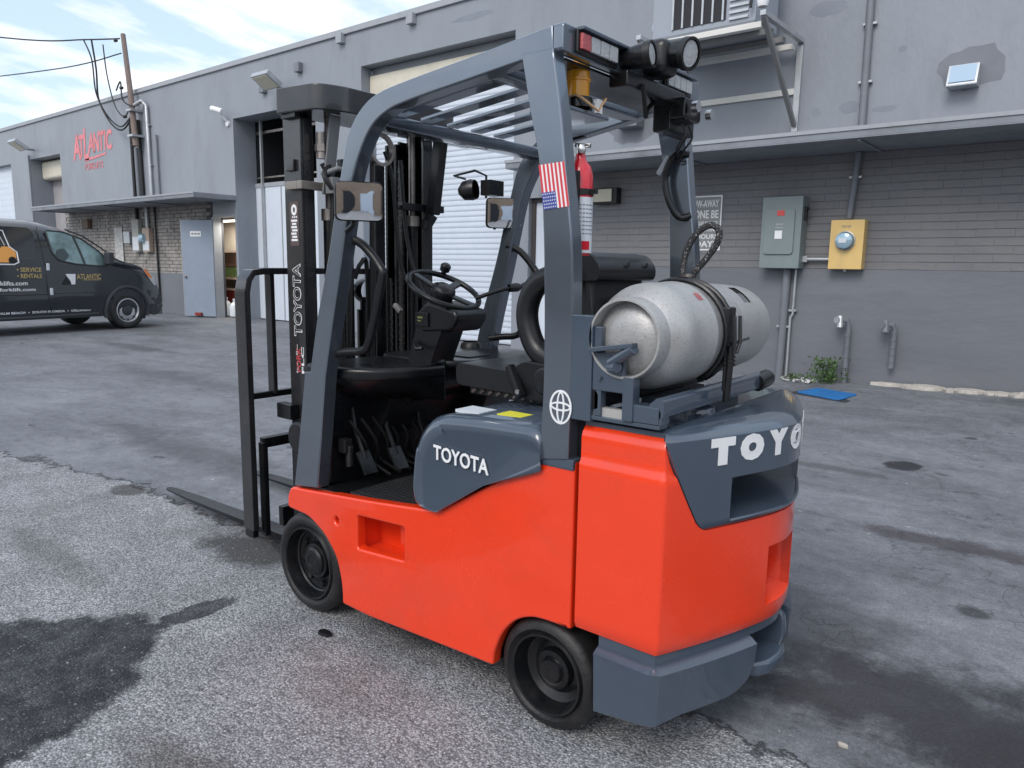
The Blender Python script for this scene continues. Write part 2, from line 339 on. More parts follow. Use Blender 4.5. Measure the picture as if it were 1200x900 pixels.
# ------------------------------------------------------------------ ground
def ground_material():
    m = bpy.data.materials.new('asphalt_yard'); m.use_nodes = True; t = m.node_tree; b = t.nodes['Principled BSDF']; L = t.links.new
    g = t.nodes.new('ShaderNodeNewGeometry'); P = g.outputs['Position']; sp = t.nodes.new('ShaderNodeSeparateXYZ'); L(P, sp.inputs[0])
    def N(sc, det=6, ro=0.6, st=None, dist=0):
        n = t.nodes.new('ShaderNodeTexNoise'); n.inputs['Scale'].default_value = sc; n.inputs['Detail'].default_value = det; n.inputs['Roughness'].default_value = ro
        n.inputs['Distortion'].default_value = dist
        if st:
            mp_ = t.nodes.new('ShaderNodeMapping'); mp_.inputs['Scale'].default_value = st; L(P, mp_.inputs[0]); L(mp_.outputs[0], n.inputs['Vector'])
        else: L(P, n.inputs['Vector'])
        return n.outputs['Fac']
    def Mth(op, a, b_=None, c=None, clamp=False):
        n = t.nodes.new('ShaderNodeMath'); n.operation = op; n.use_clamp = clamp
        for i, x in enumerate((a, b_, c)):
            if x is None: continue
            if isinstance(x, (int, float)): n.inputs[i].default_value = x
            else: L(x, n.inputs[i])
        return n.outputs[0]
    def MR(x, a, b_, c, d, smooth=False):
        n = t.nodes.new('ShaderNodeMapRange'); L(x, n.inputs[0])
        if smooth: n.interpolation_type = 'SMOOTHSTEP'
        for i, q in enumerate((a, b_, c, d)): n.inputs[i+1].default_value = q
        return n.outputs[0]
    def mix(f, a, b_):
        n = t.nodes.new('ShaderNodeMix'); n.data_type = 'RGBA'
        if isinstance(f, float): n.inputs['Factor'].default_value = f
        else: L(f, n.inputs['Factor'])
        for k, x in (('A', a), ('B', b_)):
            if isinstance(x, tuple): n.inputs[k].default_value = (*x, 1)
            else: L(x, n.inputs[k])
        return n.outputs['Result']
    X, Y = sp.outputs['X'], sp.outputs['Y']
    big = N(0.55, 5); mid = N(3.0, 8, 0.65); fine = N(40, 6, 0.75); edge = N(5.0, 8, 0.7)
    # rough pale patch: y < 2.2 (edge wobbly), with speckled stones
    yy = Mth('ADD', Y, MR(edge, 0.3, 0.7, -0.13, 0.13)); yy = Mth('ADD', yy, MR(X, -7.5, -5.0, 0.45, 0.0))
    rough = MR(yy, 2.17, 2.21, 1, 0)
    vo = t.nodes.new('ShaderNodeTexVoronoi'); vo.inputs['Scale'].default_value = 120; vo.inputs['Randomness'].default_value = 1; L(P, vo.inputs['Vector'])
    sv = t.nodes.new('ShaderNodeSeparateColor'); L(vo.outputs['Color'], sv.inputs[0])
    vo2 = t.nodes.new('ShaderNodeTexVoronoi'); vo2.inputs['Scale'].default_value = 210; L(P, vo2.inputs['Vector'])
    sv2 = t.nodes.new('ShaderNodeSeparateColor'); L(vo2.outputs['Color'], sv2.inputs[0])
    stone = Mth('ADD', Mth('MULTIPLY', sv.outputs[0], 0.55), Mth('MULTIPLY', sv2.outputs[0], 0.45))
    cr_ = t.nodes.new('ShaderNodeValToRGB'); L(stone, cr_.inputs[0]); e = cr_.color_ramp.elements
    e[0].position = 0.12; e[0].color = (0.165, 0.17, 0.178, 1); e[1].position = 0.95; e[1].color = (0.54, 0.545, 0.555, 1)
    q = e.new(0.42); q.color = (0.27, 0.278, 0.295, 1); q = e.new(0.7); q.color = (0.43, 0.437, 0.452, 1)
    gap = MR(vo.outputs['Distance'], 0.35, 0.75, 1.0, 0.55)
    rc = t.nodes.new('ShaderNodeVectorMath'); rc.operation = 'SCALE'; L(cr_.outputs[0], rc.inputs[0]); L(Mth('MULTIPLY', gap, MR(mid, 0.3, 0.7, 0.72, 1.18)), rc.inputs['Scale'])
    rcol = mix(MR(N(1.1, 9, 0.7), 0.55, 0.68, 0, 0.45), rc.outputs[0], (0.10, 0.085, 0.075))
    # smooth darker asphalt beyond
    streak = Mth('ADD', Mth('MULTIPLY', N(1.3, 9, 0.72, st=(0.75, 1.5, 1), dist=0.6), 0.55), Mth('MULTIPLY', N(11, 9, 0.78), 0.45))
    sm = t.nodes.new('ShaderNodeValToRGB'); L(streak, sm.inputs[0]); e = sm.color_ramp.elements
    e[0].position = 0.36; e[0].color = (0.10, 0.105, 0.115, 1); e[1].position = 0.64; e[1].color = (0.235, 0.245, 0.265, 1)
    q = e.new(0.47); q.color = (0.150, 0.158, 0.175, 1)
    sc_ = t.nodes.new('ShaderNodeVectorMath'); sc_.operation = 'SCALE'; L(sm.outputs[0], sc_.inputs[0])
    L(Mth('MULTIPLY', MR(fine, 0.25, 0.75, 0.75, 1.25), MR(big, 0.3, 0.7, 0.82, 1.15)), sc_.inputs['Scale'])
    smc = mix(MR(N(14, 4, 0.6), 0.24, 0.29, 0.6, 0), sc_.outputs[0], (0.05, 0.05, 0.055))
    smc = mix(MR(N(14, 3, 0.5), 0.72, 0.76, 0, 0.75), smc, (0.45, 0.45, 0.44))
    smc = mix(MR(N(2.6, 4, 0.5, st=(1.0, 1.5, 1)), 0.69, 0.72, 0, 0.7), smc, (0.035, 0.035, 0.038))
    col = mix(rough, smc, rcol)
    wob = MR(N(3.2, 9, 0.75), 0.3, 0.7, -0.42, 0.42)
    hgt = None
    # blotches: x, y, rx, ry, amount, colour, edge softness, wobble multiplier
    SP = [(-2.98, 0.55, 0.56, 0.78, 1.0, (0.020, 0.021, 0.025), 0.07, 0.33),
          (-2.95, 1.52, 0.07, 0.15, 0.95, (0.03, 0.03, 0.035), 0.15, 1.2), (-3.42, 2.07, 0.34, 0.22, 0.85, (0.035, 0.032, 0.03), 0.5, 1.3),
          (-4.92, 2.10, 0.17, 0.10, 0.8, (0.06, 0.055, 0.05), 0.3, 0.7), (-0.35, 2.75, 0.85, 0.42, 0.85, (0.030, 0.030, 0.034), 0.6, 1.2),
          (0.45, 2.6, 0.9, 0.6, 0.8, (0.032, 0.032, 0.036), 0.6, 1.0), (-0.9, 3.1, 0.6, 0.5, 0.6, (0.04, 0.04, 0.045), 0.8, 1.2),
          (-1.15, 6.35, 0.15, 0.18, 0.9, (0.02, 0.02, 0.024), 0.25, 0.6), (-0.55, 4.65, 0.75, 0.12, 0.7, (0.045, 0.035, 0.04), 0.6, 1.6),
          (-1.6, 5.9, 0.8, 0.1, 0.5, (0.05, 0.05, 0.05), 0.7, 1.5), (-0.35, 3.75, 0.08, 0.07, 0.8, (0.04, 0.04, 0.045), 0.4, 0.8),
          (-5.6, 2.9, 1.6, 0.28, 0.55, (0.05, 0.05, 0.055), 0.8, 1.3), (-9.5, 4.7, 2.2, 0.35, 0.5, (0.06, 0.06, 0.07), 0.8, 1.4),
          (-2.0, 0.95, 0.33, 0.12, 0.55, (0.05, 0.043, 0.03), 0.7, 1.0), (-4.1, 1.35, 0.6, 0.12, 0.5, (0.08, 0.075, 0.07), 0.8, 1.2),
          (-16.6, 7.6, 3.0, 0.9, 0.45, (0.05, 0.05, 0.055), 0.8, 0.8), (-2.0, 2.3, 0.9, 0.5, 0.55, (0.03, 0.03, 0.035), 0.7, 0.6),  # ellipse centred under the forklift: its ground shade painted into the asphalt
          (-13.0, 5.9, 1.6, 0.22, 0.6, (0.045, 0.045, 0.05), 0.6, 1.3), (-8.0, 6.8, 1.7, 0.2, 0.45, (0.05, 0.05, 0.055), 0.6, 1.3)]
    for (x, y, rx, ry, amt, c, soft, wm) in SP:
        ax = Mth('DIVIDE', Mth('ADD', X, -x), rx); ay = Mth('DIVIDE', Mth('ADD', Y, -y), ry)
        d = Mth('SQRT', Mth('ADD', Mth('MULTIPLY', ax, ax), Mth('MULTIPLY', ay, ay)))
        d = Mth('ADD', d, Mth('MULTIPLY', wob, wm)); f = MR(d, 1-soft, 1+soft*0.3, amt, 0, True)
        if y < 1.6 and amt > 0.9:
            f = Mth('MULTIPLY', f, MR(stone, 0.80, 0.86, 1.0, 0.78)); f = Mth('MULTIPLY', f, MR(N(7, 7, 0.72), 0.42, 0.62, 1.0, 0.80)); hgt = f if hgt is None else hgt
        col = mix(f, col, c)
    # cracked seam along the patch edge
    seam = MR(Mth('ABSOLUTE', Mth('ADD', yy, -2.20)), 0.0, 0.035, 0.85, 0.0)
    col = mix(seam, col, (0.03, 0.03, 0.033))
    fs_ = t.nodes.new('ShaderNodeVectorMath'); fs_.operation = 'SCALE'; L(col, fs_.inputs[0]); L(Mth('MULTIPLY', MR(N(85, 4, 0.7), 0.3, 0.7, 0.75, 1.28), MR(N(230, 2, 0.8), 0.3, 0.7, 0.68, 1.35)), fs_.inputs['Scale']); col = fs_.outputs[0]
    # hairline cracks
    dv = t.nodes.new('ShaderNodeVectorMath'); dv.operation = 'ADD'; L(P, dv.inputs[0])
    nz = t.nodes.new('ShaderNodeTexNoise'); nz.inputs['Scale'].default_value = 4; nz.inputs['Detail'].default_value = 6; L(P, nz.inputs['Vector'])
    sc9 = t.nodes.new('ShaderNodeVectorMath'); sc9.operation = 'SCALE'; sc9.inputs['Scale'].default_value = 0.55; L(nz.outputs['Color'], sc9.inputs[0]); L(sc9.outputs[0], dv.inputs[1])
    ve = t.nodes.new('ShaderNodeTexVoronoi'); ve.feature = 'DISTANCE_TO_EDGE'; ve.inputs['Scale'].default_value = 1.5; L(dv.outputs[0], ve.inputs['Vector'])
    ck = Mth('MULTIPLY', MR(ve.outputs['Distance'], 0.0, 0.014, 0.55, 0.0), MR(N(0.9, 4), 0.44, 0.52, 0.0, 1.0))
    col = mix(Mth('MULTIPLY', ck, MR(rough, 0, 1, 1.0, 0.25)), col, (0.03, 0.03, 0.033))
    # pale worn-through spots
    col = mix(MR(N(9, 5, 0.7), 0.70, 0.74, 0, 0.5), col, (0.33, 0.33, 0.33))
    L(col, b.inputs['Base Color'])
    L(MR(fine, 0.3, 0.7, 0.62, 0.85), b.inputs['Roughness']); b.inputs['Specular IOR Level'].default_value = 0.35
    h1 = Mth('MULTIPLY', Mth('SUBTRACT', 1.0, vo.outputs['Distance']), Mth('MULTIPLY', rough, 0.9))
    h2 = Mth('MULTIPLY', fine, 0.35); h = Mth('ADD', h1, h2); h = Mth('ADD', h, Mth('MULTIPLY', mid, 0.6)); h = Mth('ADD', h, Mth('MULTIPLY', rough, 0.8))
    bu = t.nodes.new('ShaderNodeBump'); bu.inputs['Strength'].default_value = 0.7; bu.inputs['Distance'].default_value = 0.008; L(h, bu.inputs['Height']); L(bu.outputs[0], b.inputs['Normal'])
    return m
gm = MB()
xs = [-250, -120, -60]+[-40+i for i in range(0, 55)]+[30, 60, 250]; ys = [-250, -100, -40, -15]+[-5+i for i in range(0, 18)]+[20, 60, 250]
def gz(x, y):
    if x > -3.2 and y > 7.5: return min(1, (x+3.2)/3.0)*min(1, (y-7.5)/2.8)*0.10
    return 0.0
gv = [(x, y, gz(x, y)) for y in ys for x in xs]; nx = len(xs)
gm.add(gv, [(j*nx+i, j*nx+i+1, (j+1)*nx+i+1, (j+1)*nx+i) for j in range(len(ys)-1) for i in range(nx-1)])
g_o = part('ground', gm, ground_material(), None, smooth=60); struct(g_o)

# ------------------------------------------------------------------ warehouse
WY = 10.63
wh = thing('warehouse', (-12, WY, 0), 'long grey painted block warehouse with flat parapet roof behind the forklift', 'warehouse')
H = 6.25
def wallbox(x0, x1, z0, z1, m=WALL, name='wall', y0=WY, th=0.28, bevel=0):
    b = MB(); b.box((x0, y0, z0), (x1, y0+th, z1)); return part(name, b, m, wh, bevel=bevel)
# openings: left_far (-46..-32.4), bay_far (-31.17..-28.45), doorway (-18.79..-17.75), bay_mid (-17.65..-14.3), roller (-12.72..-8.6), person door (-8.24..-7.05)
wallbox(-60, -44, 0, H); wallbox(-44, -33.1, 5.03, H, name='wall')
wallbox(-33.1, -31.17, 0, H); wallbox(-31.17, -28.45, 5.04, H)
wallbox(-28.45, -18.79, 3.12, H); wallbox(-18.79, -17.65, 2.66, H)
b = MB(); b.box((-28.45, WY+0.03, 0), (-18.79, WY+0.28, 3.12)); part('wall', b, MORTAR, wh)
wallbox(-17.75, -17.65, 0, 2.66)
wallbox(-17.65, -14.3, 5.03, H); wallbox(-14.3, -12.72, 0, H); wallbox(-12.72, -8.6, 5.55, H); wallbox(-8.6, -8.24, 0, H)
wallbox(-8.24, -7.10, 2.69, H); wallbox(-7.10, 14, 3.04, H)
wallbox(-7.10, 14, -0.2, 1.53, WALLB, name='lower_wall')
b = MB(); b.box((-7.10, WY+0.004, 1.53), (14, WY+0.28, 3.04)); part('wall', b, mat('painted_joint', (0.148, 0.151, 0.162), 0.7, var=0.1), wh)
b = MB(); b.box((-60, WY+20, 0), (14, WY+20.3, H)); b.box((-60, WY+0.28, 0), (-59.7, WY+20, H)); b.box((13.7, WY+0.28, 0), (14, WY+20, H)); part('rear_wall', b, WALL, wh)
b = MB(); b.box((-60, WY+0.28, H-0.25), (14, WY+20, H-0.05)); part('roof', b, CONDG, wh)
b = MB(); b.box((-60.05, WY-0.05, H), (14.05, WY+0.33, H+0.055)); b.box((-60.03, WY-0.025, H+0.055), (14.03, WY+0.3, H+0.13)); part('coping', b, COPING, wh, bevel=0.008)
b = MB(); b.box((-60, WY+0.33, H+0.02), (14, WY+0.36, H+0.26)); part('flashing', b, COPING, wh)
# pilaster beside far bay
for x0, x1 in ((-31.45, -31.17),):
    b = MB(); b.box((x0-0.3, WY-0.06, 0), (x1, WY-0.002, 5.2)); part('pilaster', b, WALL, wh, bevel=0.01)
# bricks, right-hand panel: nearest 300 one by one, rest joined
bx = MB(); bx.box((-0.1998, -0.001, -0.0455), (0.1998, 0.012, 0.0455)); bme = finish('brick', bx, WALLR, None, 0.0025, 30, (0, 0, 0), 1)
slots = []
z = 1.53+0.05; r = 0
while z < 3.03:
    x = -7.10+(0.1 if r % 2 else 0.3)
    while x < 9.0:
        slots.append((x, z)); x += 0.40
    z += 0.10; r += 1
vis = [s for s in slots if s[0] < 0.6]; vis.sort(key=lambda s: -s[0])
near = vis[:297]; rest = MB()
ns = set(near)
def addbrick(mb, x, y, z, w, h, d):
    mb.box((x-w/2, y-d, z-h/2), (x+w/2, y+0.002, z+h/2))
for x, z in near:
    o = bpy.data.objects.new('brick', bme); COL.objects.link(o); o.parent = wh
    o.location = (x+12, -random.random()*0.003, z+random.uniform(-0.004, 0.004)); o.rotation_euler = (0, random.uniform(-0.006, 0.006), 0)
for x, z in slots:
    if (x, z) not in ns and x+0.195 < 9.0: addbrick(rest, x, WY+0.004, z, 0.3985, 0.091, 0.0055)
part('brickwork', rest, WALLR, wh, stuff=True, smooth=0)
# older bricks under the left awning
ob_ = MB(); z = 0.05; r = 0
while z < 3.1:
    x = -28.4+(0.1 if r % 2 else 0.3)
    while x < -18.95:
        w = 0.38; addbrick(ob_, x, WY+0.03, z, w, 0.085, 0.02+random.random()*0.012); x += 0.4
    z += 0.10; r += 1
ob_.box((-28.45, WY-0.012, 0), (-18.79, WY+0.002, 1.15))
ob2 = part('brickwork', ob_, [OLDBRICK, WALLB], wh, stuff=True, smooth=0)
for p in list(ob2.data.polygons)[-6:]: p.material_index = 1
# slats helper
def slat_door(name, x0, x1, z0, z1, y, pitch, m, parent=wh, label=None, housing=True):
    b = MB(); b.box((x0, y+0.03, z0), (x1, y+0.05, z1)); d = part(name, b, m, parent, label=label)
    n = int((z1-z0)/pitch); sm = MB()
    prof = [(0, 0), (-0.008, 0.006), (-0.012, pitch*0.5), (-0.010, pitch-0.008), (0, pitch-0.003)]
    vs = [(x, py, pz) for x in (-(x1-x0)/2, (x1-x0)/2) for py, pz in prof]; k = len(prof)
    sm.add(vs, [(i, i+1, k+i+1, k+i) for i in range(k-1)]+[tuple(range(k)), tuple(range(2*k-1, k-1, -1))])
    me = finish('slat', sm, m, None, 0, 50, (0, 0, 0))
    for i in range(n):
        o = bpy.data.objects.new('slat', me); COL.objects.link(o); o.parent = d
        o.location = ((x0+x1)/2-ORG[d.name][0], y+0.03-ORG[d.name][1], z0+i*pitch-ORG[d.name][2])
    return d
b = MB(); b.box((-12.72, WY+0.30, 5.35), (-8.6, WY+0.40, 5.55)); part('lintel', b, WALL, wh)
slat_door('roller_door', -12.72, -8.6, 0.02, 5.35, WY+0.30, 0.105, DOORW, label='closed white slatted roller door')
b = MB(); b.box((-12.72, WY+0.22, 4.95), (-8.6, WY+0.30, 5.40)); part('door_hood', b, CREAM, wh, bevel=0.03)
b = MB(); b.box((-12.72, WY+0.25, 0), (-12.64, WY+0.32, 5.5)); part('door_track', b, WALL, wh)
b = MB(); b.box((-8.68, WY+0.25, 0), (-8.6, WY+0.32, 5.5)); part('door_track', b, WALL, wh)
slat_door('roller_door', -44, -33.1, 0.02, 5.03, WY+0.2, 0.22, DOORW, label='white roller door at the far left end')
# far bay: roller half open
b = MB(); b.box((-31.17, WY+0.35, 4.35), (-28.45, WY+0.75, 5.0)); part('roller_housing', b, CREAM, wh, bevel=0.1, seg=3)
b = MB(); b.box((-31.17, WY+0.7, 0), (-28.45, WY+0.75, 4.36)); part('bay_panel', b, INTP, wh)
b = MB(); b.box((-31.2, WY+0.28, 5.04), (-28.4, WY+0.9, 5.2)); b.box((-31.35, WY+0.28, 0), (-31.17, WY+0.9, 5.04)); b.box((-28.45, WY+0.28, 0), (-28.3, WY+0.9, 5.04)); part('bay_lining', b, WALL, wh)
# middle bay: white lower panel, dark opening above
b = MB(); b.box((-17.83, WY+0.28, 0), (-17.65, WY+0.62, 5.03)); b.box((-14.3, WY+0.28, 0), (-14.12, WY+0.62, 5.03)); b.box((-17.83, WY+0.28, 5.03), (-14.12, WY+0.62, 5.2)); part('bay_lining', b, WALL, wh)
b = MB(); b.box((-17.65, WY+0.58, 0.03), (-14.3, WY+0.63, 3.45)); mp_o = part('bay_door', b, DOORW, wh, label='white sliding panel closing the lower half of the bay')
b = MB()
for x in (-16.55, -15.4): b.box((x, WY+0.565, 0.03), (x+0.03, WY+0.58, 3.45))
b.box((-17.65, WY+0.56, 3.40), (-14.3, WY+0.60, 3.50)); part('door_rib', b, COPING, mp_o)
b = MB(); b.box((-17.3, WY+0.50, 0), (-17.24, WY+0.56, 5.03)); part('door_track', b, GALV, wh)
b = MB(); b.box((-17.65, WY+2.9, 3.2), (-14.3, WY+3.0, 5.3)); b.box((-17.7, WY+0.65, 3.2), (-17.65, WY+3, 5.3)); b.box((-14.3, WY+0.65, 3.2), (-14.2, WY+3, 5.3)); b.box((-17.7, WY+0.65, 5.2), (-14.2, WY+3, 5.3)); part('bay_interior', b, DARK, wh)
b = MB(); b.box((-17.6, WY+0.6, 4.72), (-14.3, WY+0.66, 4.78)); b.box((-17.6, WY+0.6, 3.62), (-14.3, WY+0.64, 3.66)); part('door_rail', b, STEEL, wh)
# doorway with interior room
b = MB(); b.box((-21.6, WY+1.2, 0), (-17.7, WY+1.3, 2.9)); b.box((-21.7, WY+0.29, 0), (-21.6, WY+1.3, 2.9)); b.box((-17.7, WY+0.29, 0), (-17.66, WY+1.3, 2.9)); b.box((-21.7, WY+0.29, 2.8), (-17.66, WY+1.3, 2.9)); part('room_wall', b, INTW, wh)
b = MB(); b.box((-18.83, WY-0.03, 0), (-18.76, WY+0.2, 2.72)); b.box((-18.83, WY-0.03, 2.65), (-17.75, WY+0.2, 2.72)); part('door_frame', b, COPING, wh)
# open door leaf
a = radians(22); hinge = Vector((-18.78, WY-0.04, 0.03)); M = Matrix.Translation(hinge) @ Matrix.Rotation(pi+a, 4, 'Z')
b = MB(); b.box((0.0, -0.022, 0), (1.0, 0.022, 2.55), M); dl = part('open_door', b, DOORG, wh, bevel=0.004, label='grey blue steel door standing open')
b = MB(); b.box((0.985, -0.026, 0), (1.004, 0.026, 2.55), M); part('door_edge', b, GALV, dl)
b = MB(); b.box((0.36, 0.023, 2.12), (0.70, 0.028, 2.26), M); part('door_sign', b, WHITE, dl)
b = MB()
for i in range(3): b.box((0.39+0.1*i, 0.0285, 2.17), (0.46+0.1*i, 0.031, 2.21), M)
part('sign_print', b, LABELG, dl)
b = MB(); b.lathe([(0, 0.03), (0.05, 0.03), (0.055, 0.0)], M @ Vector((0.9, 0.022, 1.05)), M.to_3x3() @ Vector((0, 1, 0)), 10); part('door_knob', b, STEEL, dl)
b = MB(); b.box((0.42, 0.023, 0.02), (0.62, 0.10, 0.10), M); dw = part('door_wedge', b, REDBOX, dl, bevel=0.01)
# person door behind the guard
b = MB(); b.box((-8.24, WY+0.10, 0), (-8.17, WY+0.18, 2.69)); b.box((-7.17, WY+0.10, 0), (-7.10, WY+0.18, 2.69)); b.box((-8.17, WY+0.10, 2.62), (-7.17, WY+0.18, 2.69)); part('door_frame', b, mat('brown_frame', (0.06, 0.05, 0.05), 0.6), wh)
b = MB(); b.box((-8.17, WY+0.14, 0.01), (-7.17, WY+0.17, 2.62)); pd = part('person_door', b, DOORW, wh, label='white person door in a dark frame')
b = MB(); b.lathe([(0, 0.03), (0.05, 0.035), (0.055, 0)], (-8.08, WY+0.14, 1.0), (0, -1, 0), 10); part('door_knob', b, STEEL, pd)
# awnings
def awning(x0, x1):
    b = MB(); b.box((x0, 9.5, 3.04), (x1, WY-0.002, 3.055)); b.box((x0, 9.5, 3.055), (x1, 9.53, 3.16)); b.box((x0, 9.53, 3.055), (x0+0.03, WY-0.002, 3.16)); b.box((x1-0.03, 9.53, 3.055), (x1, WY-0.002, 3.16))
    b.box((x0+0.03, 9.53, 3.14), (x1-0.03, WY-0.002, 3.158))
    o = part('awning', b, AWN, wh, bevel=0.004)
    e = MB(); e.box((x0-0.008, 9.485, 3.13), (x1+0.008, 9.5, 3.175)); part('awning_edge', e, COPING, o)
    x = x0+0.5
    while x < min(x1, 1):
        f = MB(); f.box((x, 9.56, 3.015), (x+0.04, WY-0.01, 3.039)); part('awning_joist', f, AWN, o); x += 2.4
    return o
awning(-28.1, -17.64); awning(-7.86, 13.9)
# darker touched-up paint areas on the upper wall
rp_ = random.Random(4)
def paint_patch(cx_, cz_, rx_, rz_, col):
    P = [(cx_+rx_*cos(2*pi*k/18)*rp_.uniform(.82, 1.12), cz_+rz_*sin(2*pi*k/18)*rp_.uniform(.8, 1.1)) for k in range(18)]
    b_ = MB(); b_.prism(P, (0, WY-.0015, 0), (1, 0, 0), (0, 0, 1), (0, 1, 0), .0014); part('paint_patch', b_, col, wh)
PP = mat('old_paint_tone', (0.172, 0.186, 0.213), 0.6, var=0.08); PP2 = mat('old_paint_tone_light', (0.205, 0.228, 0.268), 0.5, var=0.08)
for q in ((-1.62, 3.92, .36, .27, PP), (-2.98, 3.62, .12, .09, PP2), (-2.55, 3.55, .16, .04, PP2), (-3.4, 3.6, .06, .07, PP2), (-2.4, 4.25, .05, .04, PP2), (-6.2, 3.66, .42, .24, PP), (-3.35, 4.9, .25, .10, PP2), (-9.6, 5.95, .5, .06, PP2)): paint_patch(*q)
# expansion joint
b = MB(); b.box((-7.86, WY-0.012, 3.158), (13.9, WY-0.001, 3.22)); part('joint_seal', b, WALLB, wh)

# building across the yard (only met in reflections)
op = thing('building', (-10, -17, 0), 'tan stucco building across the yard, mirrored in the forklift mirrors', 'building')
b = MB(); b.box((-40, -25, 0), (12, -17, 4.6)); part('wall', b, TAN, op)
b = MB(); b.box((-40.2, -25.2, 4.6), (12.2, -16.8, 4.8)); part('coping', b, COPING, op)
for x in (-28, -16, -4, 6):
    b = MB(); b.box((x, -16.99, 0), (x+3.2, -16.93, 3.4)); part('roller_door', b, DOORW if x != -16 else DARK, op)

op2 = thing('building', (22, -2, 0), 'brown stucco building closing the right end of the yard, seen only in mirrors', 'building')
b = MB(); b.box((22, -30, 0), (30, 8, 6.6)); part('wall', b, mat('brown_stucco', (0.30, 0.22, 0.16), 0.8, var=0.15, dirt=(0.12, 0.09, 0.07), dirt_amt=0.5, dscale=.4), op2)
b = MB(); b.box((21.8, -30.2, 6.6), (30.2, 8.2, 6.8)); part('coping', b, COPING, op2)
for y_, m_ in ((-24, DARK), (-17, DOORW), (-11.5, DARK), (-8.2, DOORW), (-4.5, DARK), (-1.2, DOORW), (3, DARK)):
    b = MB(); b.box((21.93, y_, 0), (21.99, y_+2.3, 3.6)); part('roller_door', b, m_, op2)

# ------------------------------------------------------------------ wall fixtures
def painted_sign():
    s = thing('wall_sign', (-25.9, WY-0.01, 4.4), 'red painted ATLANTIC FORKLIFTS lettering on the grey upper wall', 'sign')
    y = WY-0.004
    def glyphs(name, txt, x, z, h, w, bold, m=SIGNR):
        b_ = MB(); text_into(b_, txt, (x, y, z), (1, 0, 0), (0, 0, 1), h, w, bold, 0.006, shear=0.12); return part(name, b_, m, s, smooth=0)
    glyphs('letter', 'A', -27.35, 4.72, 0.82, 0.60, 0.03)
    glyphs('letter', 'T', -26.85, 4.78, 0.70, 0.42, 0.03)
    b_ = MB(); text_into(b_, 'L', (-26.5, y, 4.66), (1, 0, 0), (0, 0, 1), 1.0, 0.36, 0.03, 0.006, shear=0.12); part('letter', b_, SIGNR, s, smooth=0)
    for i, (c, x, w) in enumerate((('A', -26.2, 0.5), ('N', -25.75, 0.42), ('T', -25.35, 0.38), ('I', -24.98, 0.12), ('C', -24.84, 0.42))):
        glyphs('letter', c, x, 4.86, 0.60, w, 0.03)
    b_ = MB(); b_.prism([(-26.45, 4.62), (-24.9, 4.74), (-24.9, 4.80), (-26.45, 4.70)], (0, y, 0), (1, 0, 0), (0, 0, 1), (0, -1, 0), 0.006); part('underline', b_, SIGNR, s)
    glyphs('small_lettering', 'FORKLIFTS', -26.5, 4.36, 0.20, 1.35, 0.0)
painted_sign()
def conduit(pts, r, m, label, group=None, straps=(), cat='conduit'):
    b_ = MB(); b_.tube(pts, r, 10); o = thing('conduit', pts[0], label, cat, group)
    part('pipe', b_, m, o, smooth=40)
    if straps:
        c = MB()
        for (x, y, z) in straps: c.box((x-r-0.035, y-0.012, z-0.014), (x+r+0.035, WY-0.001, z+0.014))
        part('strap', c, GALV, o, bevel=0.003)
    return o
yc_ = WY-0.05
conduit([(-23.02, WY-0.06, 5.45), (-23.0, WY-0.06, 3.17)], 0.055, CABLE, 'dark conduit on the upper wall just right of the red sign')
conduit([(-22.55, WY-0.06, 5.5), (-22.5, WY-0.06, 3.17)], 0.05, CABLE, 'dark conduit between pole foot and silver conduit')
conduit([(-22.42, WY-0.20, 5.88), (-22.15, WY-0.12, 5.98), (-21.98, WY-0.07, 5.84), (-21.95, WY-0.07, 3.17)], 0.05, GALV, 'silver conduit with curved weatherhead beside the utility pole', straps=[(-21.95, WY-0.07, 4.2), (-21.95, WY-0.07, 5.3)])
conduit([(-21.55, WY-0.05, 5.0), (-21.53, WY-0.05, 3.17)], 0.03, CONDG, 'thin grey conduit right of the silver conduit')
conduit([(-22.78, WY-0.06, 4.75), (-22.75, WY-0.06, 3.17)], 0.06, CONDG, 'short fat grey conduit below the utility pole')
conduit([(-22.35, WY-0.06, 3.03), (-22.35, WY-0.06, 2.45)], 0.05, GALV, 'silver pipe dropping from the left awning to the meter')
conduit([(-23.0, WY-0.06, 3.03), (-23.0, WY-0.06, 2.7)], 0.05, CABLE, 'dark pipe dropping from the left awning to the grey box')
conduit([(-21.9, WY-0.05, 3.03), (-21.85, WY-0.05, 0.3)], 0.03, CABLE, 'long black cable running down the pale brick')
conduit([(-2.75, yc_, H), (-2.81, yc_, 4.9), (-2.79, yc_, 3.17)], 0.048, CONDG, 'grey painted conduit running up the upper wall above the yellow box', straps=[(-2.80, yc_, 3.9), (-2.8, yc_, 4.6)])
conduit([(-2.80, yc_, 3.03), (-2.82, yc_, 2.6), (-2.85, yc_, 2.19)], 0.042, CONDG, 'grey conduit from the awning down into the yellow box', straps=[(-2.815, yc_, 2.72)])
conduit([(-3.61, yc_, 1.52), (-3.62, yc_, 0.0)], 0.055, CONDG, 'thick grey conduit below the grey electrical box', straps=[(-3.615, yc_, 0.72)])
conduit([(-3.49, yc_, 1.52), (-3.49, yc_, 0.9), (-3.52, yc_, 0.85), (-3.52, yc_, 0.0)], 0.018, GALV, 'thin pale conduit beside the thick one below the grey box', straps=[(-3.5, yc_, 0.95)])
b_ = MB(); b_.tube([(-3.37, yc_-0.02, 1.66), (-3.05, yc_-0.02, 1.66)], 0.022, 10); b_.box((-3.42, yc_-0.05, 1.62), (-3.34, yc_+0.03, 1.70)); tag(part('conduit', b_, GALV, None, bevel=0.003), 'short silver conduit joining grey box and yellow box', 'conduit')

